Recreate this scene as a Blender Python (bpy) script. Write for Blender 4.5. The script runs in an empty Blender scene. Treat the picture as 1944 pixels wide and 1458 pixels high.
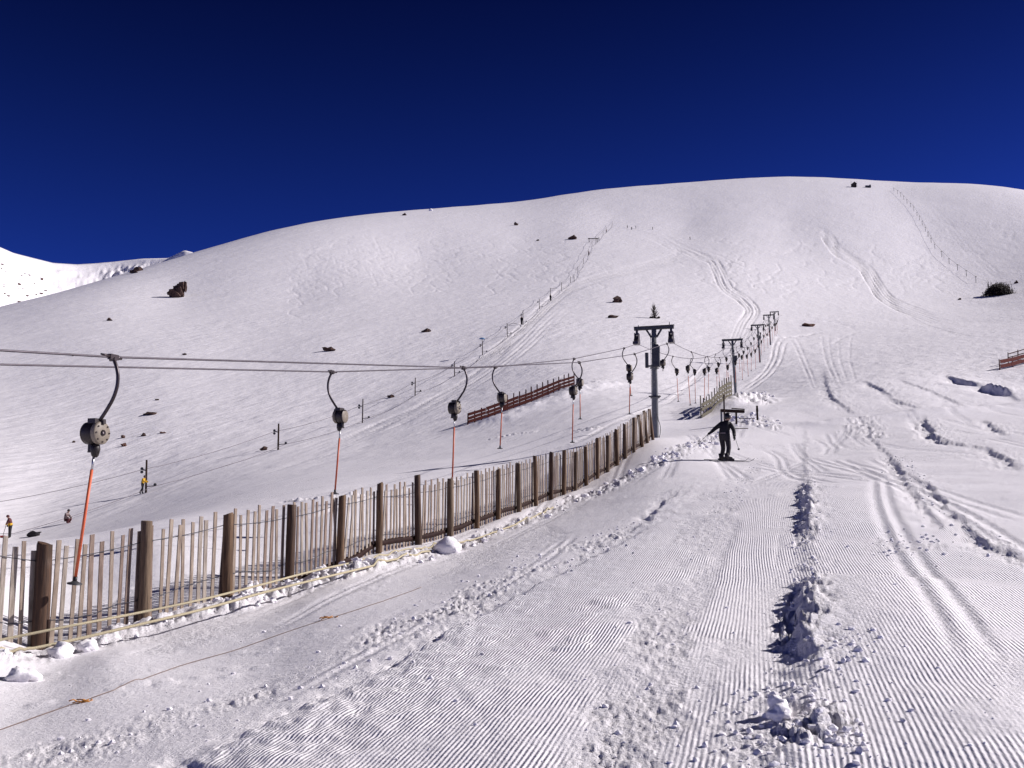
import bpy, math, random
import numpy as np
from mathutils import Vector, Matrix

random.seed(7)
rng = np.random.default_rng(11)
sc = bpy.context.scene
R = math.radians

# ------------------------------------------------------------------ camera, sky, sun, exposure
EYE = 1.65
PITCH = R(7.0)
F = 1890.0                                   # focal length in photograph pixels (1944 wide)
cam_d = bpy.data.cameras.new('camera')
cam = bpy.data.objects.new('camera', cam_d)
sc.collection.objects.link(cam)
cam_d.sensor_width = 36.0
cam_d.lens = 36.0 * F / 1944.0
cam_d.clip_start = 0.1
cam_d.clip_end = 12000
cam.location = (0, 0, EYE)
cam.rotation_euler = (math.pi / 2 + PITCH, 0, 0)
sc.camera = cam

SUN_EL, SUN_AZ = R(32.0), R(78.0)            # azimuth clockwise from +Y (straight ahead)
world = bpy.data.worlds.new('World')
sc.world = world
world.use_nodes = True
wn, wl = world.node_tree.nodes, world.node_tree.links
wn.clear()
sky = wn.new('ShaderNodeTexSky')
sky.sky_type = 'NISHITA'
sky.sun_disc = False
sky.sun_elevation = SUN_EL
sky.sun_rotation = SUN_AZ
sky.altitude = 2800
sky.air_density = 0.55
sky.dust_density = 0.0
sky.ozone_density = 5.0
sgam = wn.new('ShaderNodeGamma')
sgam.inputs['Gamma'].default_value = 1.4
smul = wn.new('ShaderNodeMix')
smul.data_type = 'RGBA'
smul.blend_type = 'MULTIPLY'
smul.inputs[0].default_value = 1.0
smul.inputs[7].default_value = (0.125, 0.16, 0.40, 1)
sbg = wn.new('ShaderNodeBackground')
sbg.inputs['Strength'].default_value = 0.10
sout = wn.new('ShaderNodeOutputWorld')
stc = wn.new('ShaderNodeTexCoord')
sxyz = wn.new('ShaderNodeSeparateXYZ')
szen = wn.new('ShaderNodeValToRGB')           # the deep, dark zenith of a high-mountain sky, the same all round
szen.color_ramp.interpolation = 'EASE'
szen.color_ramp.elements[0].position = 0.18
szen.color_ramp.elements[0].color = (1, 1, 1, 1)
szen.color_ramp.elements[1].position = 0.60
szen.color_ramp.elements[1].color = (.22, .20, .28, 1)
smul2 = wn.new('ShaderNodeMix')
smul2.data_type = 'RGBA'
smul2.blend_type = 'MULTIPLY'
smul2.inputs[0].default_value = 1.0
wl.new(stc.outputs['Generated'], sxyz.inputs[0])
wl.new(sxyz.outputs['Z'], szen.inputs[0])
wl.new(smul.outputs[2], smul2.inputs[6])
wl.new(szen.outputs[0], smul2.inputs[7])
wl.new(sky.outputs[0], sgam.inputs[0])
wl.new(sgam.outputs[0], smul.inputs[6])
wl.new(smul2.outputs[2], sbg.inputs[0])
wl.new(sbg.outputs[0], sout.inputs[0])

sun_d = bpy.data.lights.new('sun', 'SUN')
sun_d.energy = 4.55
sun_d.angle = R(0.5)
sun_d.color = (1.0, 0.945, 0.95)
sun = bpy.data.objects.new('sun', sun_d)
sc.collection.objects.link(sun)
SV = Vector((math.cos(SUN_EL) * math.sin(SUN_AZ), math.cos(SUN_EL) * math.cos(SUN_AZ), math.sin(SUN_EL)))
sun.rotation_euler = SV.to_track_quat('Z', 'Y').to_euler()
sun.location = SV * 200

sc.view_settings.view_transform = 'Standard'
sc.view_settings.look = 'None'
sc.view_settings.exposure = 0.35
sc.view_settings.gamma = 1.0
sc.view_settings.use_curve_mapping = False

# ------------------------------------------------------------------ geometry of the view (used only to find real places)
CP, SP = math.cos(PITCH), math.sin(PITCH)


def ray(u, v):
    cx = (np.asarray(u, float) - 972.0) / F
    cy = (729.0 - np.asarray(v, float)) / F
    return cx, CP - cy * SP, SP + cy * CP


def at(u, v, Y):
    x, y, z = ray(u, v)
    k = Y / y
    return Vector((float(x * k), float(Y), float(z * k) + EYE))


# ------------------------------------------------------------------ terrain: survey points (u, v, forward distance)
CTRL = [
    # foreground
    (972, 1458, 5.1), (500, 1458, 5.7), (0, 1458, 7.0), (1500, 1458, 4.8), (1944, 1458, 4.6),
    (972, 1200, 9.4), (500, 1300, 9.0), (1500, 1200, 8.2), (1944, 1200, 7.8), (972, 1080, 15), (1500, 1000, 15.8),
    (1944, 1000, 14.5), (1250, 950, 24), (1200, 1050, 14.5), (1700, 900, 25), (1944, 880, 27),
    (200, 1260, 11.6), (600, 1140, 15.2), (760, 1090, 17.8),
    # fence line
    (80, 1237, 14.0), (275, 1190, 15.3), (551, 1115, 18.2), (855, 1027, 24.5), (985, 977, 29), (1092, 935, 34), (1171, 880, 40), (1240, 834, 46),
    # behind the fence
    (20, 1022, 73), (125, 993, 78), (0, 1120, 16.6), (300, 1060, 20.5), (630, 985, 27.5), (860, 930, 38), (1040, 880, 48),
    (272, 936, 88), (528, 855, 103), (688, 802, 121), (788, 751, 139), (863, 712, 157), (916, 673, 180), (963, 638, 207),
    (1045, 569, 300), (1100, 505, 415), (1163, 427, 640),
    (480, 925, 68), (700, 880, 73), (1100, 800, 76), (1180, 800, 70),
    (0, 900, 100), (0, 780, 150), (0, 680, 222), (0, 620, 295), (300, 820, 126), (300, 700, 190), (320, 600, 300), (335, 563, 370),
    (620, 668, 205), (560, 560, 355), (810, 632, 230), (800, 500, 470),
    # lift line
    (1245, 831, 55.3), (1397, 752, 108), (1443, 687, 164), (1463, 656, 199), (1475, 632, 245), (1242, 605, 245),
    (1378, 877, 36), (1332, 794, 72), (1388, 762, 84), (1438, 806, 60),
    (888, 808, 97), (990, 770, 106), (1088, 735, 115),
    (1550, 830, 52), (1700, 800, 58), (1944, 776, 64), (1600, 735, 90), (1750, 735, 85), (1944, 735, 85), (1897, 701, 112), (1944, 690, 118),
    (1600, 640, 230), (1800, 640, 210), (1534, 621, 265), (1895, 562, 400), (1944, 610, 260), (1700, 560, 400),
    (1300, 560, 325), (1400, 500, 440), (1500, 440, 620), (1300, 440, 620), (1700, 470, 560), (1835, 526, 480), (1760, 455, 620), (1700, 362, 860), (1944, 450, 600),
    (1200, 500, 430), (1000, 460, 560),
]
_ncore = len(CTRL)
CREST = [(-120, 612, 360), (0, 580, 385), (110, 556, 420), (240, 519, 480), (370, 479, 560), (430, 462, 600), (500, 441, 640), (560, 426, 680), (700, 405, 760), (1000, 382, 850),
         (1110, 361, 880), (1250, 350, 910), (1400, 338, 930), (1500, 334, 940), (1600, 338, 940), (1720, 347, 925), (1860, 348, 900), (1944, 358, 880), (2060, 385, 860)]
_cu = np.arange(-120, 2061, 70.0)
_cv = np.interp(_cu, [c[0] for c in CREST], [c[1] for c in CREST])
_cY = np.interp(_cu, [c[0] for c in CREST], [c[2] for c in CREST])
_cv2 = np.convolve(np.pad(_cv, 1, mode='reflect', reflect_type='odd'), (.2, .6, .2), 'valid')
for u, v, Y in zip(_cu, _cv2, _cY):
    CTRL.append((u, v, Y))
    CTRL.append((u, v + 6, Y * 1.12))
    CTRL.append((u, v + 60, Y * 1.5))
    CTRL.append((u, v + 200, Y * 2.4))
_P = []
_isfar = []
for _i, (u, v, Y) in enumerate(CTRL):
    p = at(u, v, Y)
    r = math.hypot(p.x, p.y)
    _P.append((math.atan2(p.x, p.y), math.log(r), p.z / r))
    _isfar.append(Y > 240 and _i < _ncore)
for ph in (-.9, -.6, -.3, 0, .3, .6, .9):
    for rr in (1.0, 2.2):
        _P.append((ph, math.log(rr), 0.035 + 0.03 * ph))
for ph, vals in ((-1.0, (-.03, -.02, .02, .1, .12, .05)), (1.0, (.04, .06, .09, .15, .22, .15))):
    for rr, q in zip((5, 15, 60, 200, 500, 1500), vals):
        _P.append((ph, math.log(rr), q))
_P = np.array(_P)
_isfar = np.array(_isfar + [False] * (len(_P) - len(_isfar)))
KPH = 5.0
_cx, _cy, _cq = _P[:, 0] * KPH, _P[:, 1], _P[:, 2]


def _U(d2):
    return 0.5 * d2 * np.log(d2 + 1e-12)


_n = len(_cx)
_A = np.zeros((_n + 3, _n + 3))
_A[:_n, :_n] = _U((_cx[:, None] - _cx[None]) ** 2 + (_cy[:, None] - _cy[None]) ** 2) + np.diag(np.where(_isfar, .05, .002))
_A[:_n, _n] = 1
_A[:_n, _n + 1] = _cx
_A[:_n, _n + 2] = _cy
_A[_n:, :_n] = _A[:_n, _n:].T
_w = np.linalg.solve(_A, np.concatenate([_cq, np.zeros(3)]))


def q_of(ph, s):
    """height / distance of the broad terrain, by bearing and log distance"""
    ph = np.asarray(ph, float)
    s = np.asarray(s, float)
    shp = np.broadcast(ph, s).shape
    ph = np.broadcast_to(ph, shp).ravel()
    s = np.broadcast_to(s, shp).ravel()
    out = np.empty(len(ph))
    B = 40000
    for i in range(0, len(ph), B):
        p0 = ph[i:i + B]
        a = np.clip(p0, -1.0, 1.0) * KPH
        b = np.clip(s[i:i + B], 0.0, 7.5)
        d2 = (a[:, None] - _cx[None]) ** 2 + (b[:, None] - _cy[None]) ** 2
        o = _U(d2) @ _w[:_n] + _w[_n] + _w[_n + 1] * a + _w[_n + 2] * b
        k = np.clip((np.abs(p0) - 1.0) / 1.6, 0, 1)
        k = k * k * (3 - 2 * k)
        out[i:i + B] = o * (1 - k) + (-0.06) * k
    return out.reshape(shp)


_tph = np.linspace(-0.62, 0.62, 320)
_ts = np.linspace(math.log(3.0), math.log(1300.0), 520)
_TQ = q_of(_tph[:, None], _ts[None, :])


def ground(u, v):
    """where the sight line through a photograph pixel first meets the broad terrain"""
    x, y, z = ray(u, v)
    x, y, z = np.atleast_1d(x), np.atleast_1d(y), np.atleast_1d(z)
    x, y, z = np.broadcast_arrays(x, y, z)
    h = np.hypot(x, y)
    ph = np.arctan2(x, y)
    er = z / h
    fi = np.clip((ph - _tph[0]) / (_tph[1] - _tph[0]), 0, len(_tph) - 1.001)
    i0 = fi.astype(int)
    t = (fi - i0)[:, None]
    Q = _TQ[i0] * (1 - t) + _TQ[i0 + 1] * t
    E = Q - EYE / np.exp(_ts)[None]
    hit = E >= er[:, None]
    k = np.argmax(hit, axis=1)
    none = ~hit.any(axis=1)
    k[none] = np.argmax(E[none], axis=1)
    k = np.clip(k, 1, len(_ts) - 1)
    ii = np.arange(len(k))
    e0, e1 = E[ii, k - 1], E[ii, k]
    tt = np.clip((er - e0) / np.where(np.abs(e1 - e0) < 1e-9, 1e-9, e1 - e0), 0, 1)
    r = np.exp(_ts[k - 1] + tt * (_ts[1] - _ts[0]))
    return np.stack([r * np.sin(ph), r * np.cos(ph)], 1)


def G(u, v):
    g = ground(u, v)[0]
    return float(g[0]), float(g[1])


# ------------------------------------------------------------------ noise
def _hash(ix, iy, seed):
    h = (ix.astype(np.int64) * 374761393 + iy.astype(np.int64) * 668265263 + seed * 2147483647) & 0xFFFFFFFF
    h = ((h ^ (h >> 13)) * 1274126177) & 0xFFFFFFFF
    h = h ^ (h >> 16)
    return (h & 0xFFFFFF) / float(0xFFFFFF)


def vnoise(x, y, seed=0):
    ix, iy = np.floor(x), np.floor(y)
    fx, fy = x - ix, y - iy
    fx = fx * fx * fx * (fx * (fx * 6 - 15) + 10)
    fy = fy * fy * fy * (fy * (fy * 6 - 15) + 10)
    a, b = _hash(ix, iy, seed), _hash(ix + 1, iy, seed)
    c, d = _hash(ix, iy + 1, seed), _hash(ix + 1, iy + 1, seed)
    return (a + (b - a) * fx) * (1 - fy) + (c + (d - c) * fx) * fy - 0.5


def fbm(x, y, seed=0, oct=4):
    s, a = 0, 1.0
    for i in range(oct):
        s = s + a * vnoise(x * 2 ** i + 17.3 * i, y * 2 ** i - 9.1 * i, seed + i)
        a *= 0.5
    return s


def clods(x, y, seed=0, dens=0.75):
    """round lumps of broken snow, 0..1"""
    ix, iy = np.floor(x), np.floor(y)
    best = np.zeros_like(x)
    for dx in (-1, 0, 1):
        for dy in (-1, 0, 1):
            jx, jy = ix + dx, iy + dy
            px = jx + _hash(jx, jy, seed)
            py = jy + _hash(jx, jy, seed + 51)
            rr = 0.25 + 0.5 * _hash(jx, jy, seed + 97) ** 1.5
            on = _hash(jx, jy, seed + 131) < dens
            d2 = ((x - px) ** 2 + (y - py) ** 2) / rr ** 2
            hh = np.sqrt(np.clip(1 - d2, 0, 1)) * rr * 1.4 * on
            best = np.maximum(best, hh)
    return best


def sstep(a, b, x):
    t = np.clip((x - a) / (b - a), 0, 1)
    return t * t * (3 - 2 * t)


# ------------------------------------------------------------------ snow features: ploughed edges, clod strips, banks
def pl(*pts):
    a = np.array(pts, float)
    return ground(a[:, 0], a[:, 1])


def poly_dist(x, y, P):
    """signed distance (positive to the right of travel) and running index along polyline P"""
    best = np.full(x.shape, 1e9)
    sd = np.full(x.shape, 1e9)
    tt = np.zeros(x.shape)
    for i in range(len(P) - 1):
        ax, ay = P[i]
        bx, by = P[i + 1]
        vx, vy = bx - ax, by - ay
        L2 = vx * vx + vy * vy + 1e-12
        t = np.clip(((x - ax) * vx + (y - ay) * vy) / L2, 0, 1)
        dx, dy = x - (ax + t * vx), y - (ay + t * vy)
        d = np.hypot(dx, dy)
        m = d < best
        best = np.where(m, d, best)
        sg = np.where(vx * dy - vy * dx < 0, 1.0, -1.0)
        sd = np.where(m, d * sg, sd)
        tt = np.where(m, i + t, tt)
    return sd, tt


# ploughed edges: polyline from near to far, height at each vertex, (scarp width, fall-off to the right, ragged)
EDGES = [
    (pl((1520, 1458), (1525, 1400), (1535, 1300), (1545, 1265), (1549, 1200), (1547, 1125), (1545, 1105), (1543, 1030), (1543, 1010), (1538, 935), (1536, 918), (1533, 850), (1532, 810)),
     [.02, .03, .05, .10, .17, .17, .04, .03, .14, .15, .04, .03, .02], .24, 1.6, .075),
    (pl((340, 1458), (386, 1440), (501, 1389), (617, 1337), (748, 1266), (804, 1235), (862, 1200), (916, 1177), (1047, 1100), (1150, 1050), (1240, 1000)),
     [.06, .07, .08, .08, .07, .07, .05, .04, .03, .03, .02], .12, .7, .05),
    (pl((1944, 1060), (1900, 1042), (1833, 996), (1767, 925), (1717, 896), (1690, 862), (1656, 829), (1652, 799)),
     [.03, .04, .045, .045, .045, .045, .04, .02], .12, .3, .06),
    (pl((1800, 1010), (1783, 996), (1733, 929), (1692, 872)), [.03, .04, .05, .03], .1, .3, .06),
    (pl((1629, 787), (1600, 768), (1582, 756), (1577, 745), (1571, 727), (1566, 700)), [.03, .09, .13, .12, .09, .02], .3, 1.2, .12),
    (pl((1752, 777), (1712, 765), (1698, 756), (1680, 742), (1658, 731), (1640, 722)), [.04, .13, .04, .13, .15, .02], .3, 1.5, .10),
    (pl((1837, 773), (1810, 760), (1775, 745), (1731, 729), (1710, 720)), [.03, .08, .07, .08, .02], .3, 1.5, .12),
    (pl((1944, 765), (1925, 752), (1912, 746), (1880, 739), (1866, 734), (1850, 730), (1825, 724), (1800, 712)), [.06, .12, .75, .75, .05, .5, .45, .03], .45, 1.3, .05),
    (pl((1848, 847), (1789, 837), (1775, 822), (1762, 805), (1757, 793)), [.05, .12, .17, .17, .06], .25, .6, .15),
    (pl((1914, 827), (1897, 816), (1881, 804), (1872, 797)), [.04, .1, .1, .03], .2, .8, .1),
    (pl((1944, 893), (1918, 874), (1900, 862), (1880, 852), (1850, 846)), [.05, .08, .08, .07, .03], .2, .6, .1),
    (pl((1210, 1010), (1235, 985), (1270, 950), (1290, 930)), [.02, .05, .05, .02], .12, .4, .1),
]
# strips of broken snow: polyline, half width, lump height, lump size
STRIPS = [
    (pl((100, 1440), (300, 1392), (450, 1342), (620, 1285), (760, 1220), (880, 1150), (1000, 1085), (1120, 1030), (1200, 990)), .50, .030, .10),
    (pl((1180, 1470), (1200, 1350), (1250, 1200), (1300, 1100), (1350, 1000), (1400, 930), (1440, 870)), .22, .014, .07),
    (pl((1440, 1470), (1465, 1390), (1495, 1310)), .33, .022, .07),
    (pl((1528, 1400), (1530, 1300), (1520, 1200), (1530, 1100), (1530, 1000), (1528, 920)), .15, .045, .08),
    (pl((0, 1265), (250, 1205), (500, 1140), (760, 1065), (960, 1005), (1100, 945)), .34, .085, .24),
    (pl((1100, 950), (1180, 913), (1260, 873), (1330, 843), (1372, 820)), .5, .09, .20),
    (pl((1405, 800), (1425, 790), (1440, 806), (1470, 812)), .9, .14, .30),
    (pl((1412, 762), (1425, 750), (1432, 768)), 1.2, .30, .5),
    (pl((1690, 868), (1740, 932), (1790, 992), (1860, 1022), (1944, 1075)), .30, .018, .10),
    (pl((1690, 1060), (1710, 1035), (1760, 1020)), .40, .022, .09),
    (pl((1560, 1310), (1600, 1255), (1640, 1225)), .16, .045, .10),
    (pl((1556, 1400), (1580, 1420), (1640, 1440)), .10, .03, .10),
    (pl((1640, 800), (1640, 815), (1650, 830)), .9, .10, .3),
    (pl((560, 950), (640, 943), (700, 940)), .6, .12, .28),
    (pl((940, 832), (975, 825), (1005, 822)), .6, .12, .28),
    (pl((1105, 815), (1120, 815), (1130, 812)), .6, .10, .25),
    (pl((430, 1155), (560, 1120), (700, 1076)), .35, .14, .30),
]
# rounded banks of drifted snow: polyline, half width, height
BANKS = [
    (pl((0, 1268), (150, 1234), (275, 1196), (433, 1150), (551, 1118), (720, 1070), (855, 1030), (985, 980), (1092, 938)), .55, .10),
    (pl((945, 800), (1000, 780), (1060, 757), (1110, 738), (1150, 730)), 2.6, .55),
    (pl((1380, 775), (1410, 760), (1430, 760)), 1.6, .5),
    (pl((1560, 806), (1700, 790), (1944, 772)), 1.6, .25),
]
PASSES = [(pl((1655, 1458), (1650, 1380), (1640, 1250), (1605, 1080), (1575, 930)), .75), (pl((760, 1458), (900, 1280), (1060, 1120), (1200, 1000)), .85),
          (pl((1390, 1200), (1420, 1080), (1450, 960)), .3), (pl((1800, 1200), (1760, 1120), (1700, 1000)), .5)]
CORD_DIR = math.atan(0.25)
_f2 = EDGES[1][0]
_f5 = EDGES[2][0]
_fence_px = [(80, 14.0), (275, 15.35), (433, 16.8), (551, 18.2), (646, 19.7), (720, 21.2), (795, 22.9), (855, 24.5), (906, 25.9), (946, 27.3), (985, 28.7), (1017, 30.0), (1046, 31.4),
             (1070, 32.7), (1092, 34.0), (1113, 35.3), (1134, 36.6), (1153, 37.9), (1171, 39.2), (1187, 40.5), (1203, 41.9), (1219, 43.3), (1229, 44.6), (1239, 46.0)]
FENCE = []
for _u, _Y in _fence_px:                     # post feet, from their bearing and distance
    _v = float(np.interp(_u, (80, 551, 855, 1239), (1150, 1050, 980, 810)))
    FENCE.append((at(_u, _v, _Y).x, _Y))
FENCE0 = np.array([(2 * FENCE[0][0] - FENCE[1][0], 2 * FENCE[0][1] - FENCE[1][1])] + FENCE)


def detail(x, y, want_attr=False):
    """local relief added to the broad terrain, plus grooming strength and roughness"""
    x = np.asarray(x, float)
    y = np.asarray(y, float)
    r = np.hypot(x, y)
    h = np.zeros_like(x)
    rough = np.zeros_like(x)
    near = r < 150
    if near.any():
        X, Y = x[near], y[near]
        hh = np.zeros_like(X)
        ro = np.zeros_like(X)
        jag = fbm(X * 2.2, Y * 1.6, 5, 3)
        cA, sA = math.cos(CORD_DIR), math.sin(CORD_DIR)
        jag2 = fbm(X * 9, Y * 9, 15, 2)
        for P, hs, wd, fall, rag in EDGES:
            pad = fall * 3 + 1
            lo, hi = P.min(0) - pad, P.max(0) + pad
            m = (X > lo[0]) & (X < hi[0]) & (Y > lo[1]) & (Y < hi[1])
            if not m.any():
                continue
            sd, tt = poly_dist(X[m], Y[m], P)
            H = np.interp(tt, np.arange(len(hs)), hs)
            endf = sstep(0, .25, tt) * sstep(len(hs) - 1, len(hs) - 1.25, tt)
            d = sd + jag[m] * rag * 2.0 + jag2[m] * rag
            prof = .55 * sstep(-wd, 0, d) * np.exp(-(np.maximum(d, 0) / (fall * 1.6)) ** 1.3) - .60 * sstep(.03, -wd * .7, d) * np.exp(-(np.minimum(d + wd, 0) / (wd * 2.2)) ** 2)
            if wd == .24:
                prof = sstep(-wd, .02, d) * np.exp(-(np.maximum(sd, 0) / fall) ** 1.5)
                nz = np.exp(-(d / .16) ** 2)
                crumb = clods(X[m] / .10, Y[m] / .10, 505, .7) + .6 * clods(X[m] / .05, Y[m] / .05, 506, .7)
                hh[m] += H * nz * (.15 * crumb + .14 * jag2[m])
            else:
                nz = 1.0
            hh[m] += H * prof * (0.35 + 0.65 * endf) * (1 + nz * (.35 if wd in (.24, .45) else 1.0) * (jag[m] * .8 + jag2[m] * .8))
            ro[m] = np.maximum(ro[m], np.exp(-(sd / (wd * 2.2)) ** 2) * np.clip(H * 6, 0, 1))
        for P, hw, amp in BANKS:
            lo, hi = P.min(0) - hw * 3, P.max(0) + hw * 3
            m = (X > lo[0]) & (X < hi[0]) & (Y > lo[1]) & (Y < hi[1])
            if not m.any():
                continue
            sd, tt = poly_dist(X[m], Y[m], P)
            hh[m] += amp * np.exp(-(sd / hw) ** 2) * (1 + .45 * fbm(X[m] * .9, Y[m] * .9, 71, 3))
        for i, (P, hw, amp, size) in enumerate(STRIPS):
            lo, hi = P.min(0) - hw * 2.5, P.max(0) + hw * 2.5
            m = (X > lo[0]) & (X < hi[0]) & (Y > lo[1]) & (Y < hi[1])
            if not m.any():
                continue
            xx, yy = X[m], Y[m]
            sd, tt = poly_dist(xx, yy, P)
            msk = sstep(1.5, .4, np.abs(sd) / hw + jag[m] * 1.0 + .5 * vnoise(xx / size / 5, yy / size / 5, 40 + i))
            if size < .2:
                xx, yy = (xx * cA - yy * sA), (xx * sA + yy * cA) / 1.5
                msk = msk * np.clip(.35 + 2.2 * fbm(xx * .9, yy * .9, 140 + i, 2), .08, 1.25)
            wx = xx + .35 * size * fbm(xx / size * 1.3, yy / size * 1.3, 3, 2)
            wy = yy + .35 * size * fbm(xx / size * 1.3, yy / size * 1.3, 8, 2)
            l1 = clods(wx / size, wy / size, 10 + i, .40) * .8
            l2 = clods(wx / size * 2.3, wy / size * 2.3, 60 + i, .6) * .42
            l3 = fbm(xx / size * 2.2, yy / size * 2.2, 80 + i, 4) * .55 - np.abs(fbm(xx / size * .9, yy / size * .9, 180 + i, 3)) * .9 + .2
            hh[m] += msk * amp * (l1 + l2 + l3) * 1.1
            ro[m] = np.maximum(ro[m], msk)
        # gentle unevenness of the worked piste and small scattered clods
        hh += .035 * fbm(X * .35, Y * .25, 21, 3)
        hh += .010 * fbm(X * 1.6, Y * 1.1, 31, 3) * sstep(60, 30, np.hypot(X, Y))
        sc_ = clods(X / .22, Y / .22, 200, .12)
        patch = sstep(.02, .30, fbm(X * .30, Y * .22, 211, 3))
        hh += sc_ * .020 * (.25 + .9 * patch) * sstep(45, 20, np.hypot(X, Y))
        # skied and trodden patches break up the grooming
        pr = sstep(.17, .38, fbm(X * .55 - Y * .1, Y * .20, 301, 4))
        pm = np.zeros_like(X)
        for P, hw in PASSES:
            sd, _ = poly_dist(X, Y, P)
            pm = np.maximum(pm, sstep(1.3, .8, np.abs(sd) / hw))
        pr = pr * (1 - .9 * pm)
        hh += pr * .009 * (clods(X / .12, Y / .12, 305, .7) - .15) * sstep(40, 15, np.hypot(X, Y))
        ro = np.maximum(ro, pr * .7)
        ca_, sa_ = math.cos(CORD_DIR), math.sin(CORD_DIR)
        al, cr = X * sa_ + Y * ca_, X * ca_ - Y * sa_
        tr_ = np.random.default_rng(5)
        for k in range(46):
            c0, a0, ln = tr_.uniform(-9, 9), tr_.uniform(3, 55), tr_.uniform(5, 30)
            amp, wl_, ph_, sl = tr_.uniform(.03, .35), tr_.uniform(14, 40), tr_.uniform(0, 6.28), tr_.normal(0, .09)
            c0 += .12 * a0
            m = (al > a0) & (al < a0 + ln) & (np.abs(cr - c0) < 6)
            if not m.any():
                continue
            cc = c0 + sl * (al[m] - a0) + amp * np.sin(al[m] / wl_ * 6.28 + ph_)
            win = sstep(a0, a0 + 2, al[m]) * sstep(a0 + ln, a0 + ln - 2, al[m])
            for o_ in (0, tr_.uniform(.18, .4)):
                d_ = (cr[m] - cc - o_) / (.035 + .0016 * al[m])
                hh[m] += win * (-.010 * np.exp(-d_ ** 2) + .004 * np.exp(-(d_ - 1.9) ** 2))
                ro[m] = np.maximum(ro[m], .8 * win * np.exp(-(d_ / 1.6) ** 2))
        h[near] = hh
        rough[near] = ro
    # wind-worked snow of the open slopes
    fw = sstep(50, 110, r)
    ca, sa = math.cos(1.1), math.sin(1.1)
    a, b = x * ca + y * sa, -x * sa + y * ca
    h += fw * (.14 * fbm(a / 22, b / 9, 401, 4) + .7 * fbm(x / 120, y / 120, 411, 3) * sstep(90, 250, r))
    h += fw * sstep(700, 300, r) * .05 * fbm(a / 3.2, b / 1.4, 421, 3)
    if not want_attr:
        return h
    sdf, _ = poly_dist(x, y, _f2)
    lane = np.where(sdf > -.2, 1.0, .22)
    fd, _ = poly_dist(x, y, FENCE0)
    lane = lane * sstep(.2, 1.0, fd) * sstep(70, 30, r)
    cord = lane * np.clip(1 - rough * 1.15, 0, 1) * (.30 + .75 * sstep(-.22, .02, fbm(x * .8, y * 1.1, 333, 4)) + .25 * fbm(x * .3, y * .25, 343, 2))
    edge = fbm(x * 1.4, y * .8, 377, 3)
    for P, hw in PASSES:
        sd, _ = poly_dist(x, y, P)
        on_ = sstep(1.15, .8, np.abs(sd) / hw + edge * .8)
        cord = np.maximum(cord, on_ * np.clip(1 - rough * 1.15, 0, 1) * (.8 + .5 * edge) * sstep(70, 30, r))
    return h, cord, rough


def H(x, y):
    x = np.atleast_1d(np.asarray(x, float))
    y = np.atleast_1d(np.asarray(y, float))
    r = np.hypot(x, y)
    return q_of(np.arctan2(x, y), np.log(np.maximum(r, .5))) * r + detail(x, y)


def gz(x, y):
    return float(H(x, y)[0])


def on(u, v):
    x, y = G(u, v)
    return Vector((x, y, gz(x, y)))


# ------------------------------------------------------------------ helpers for objects
COL = sc.collection


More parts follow.
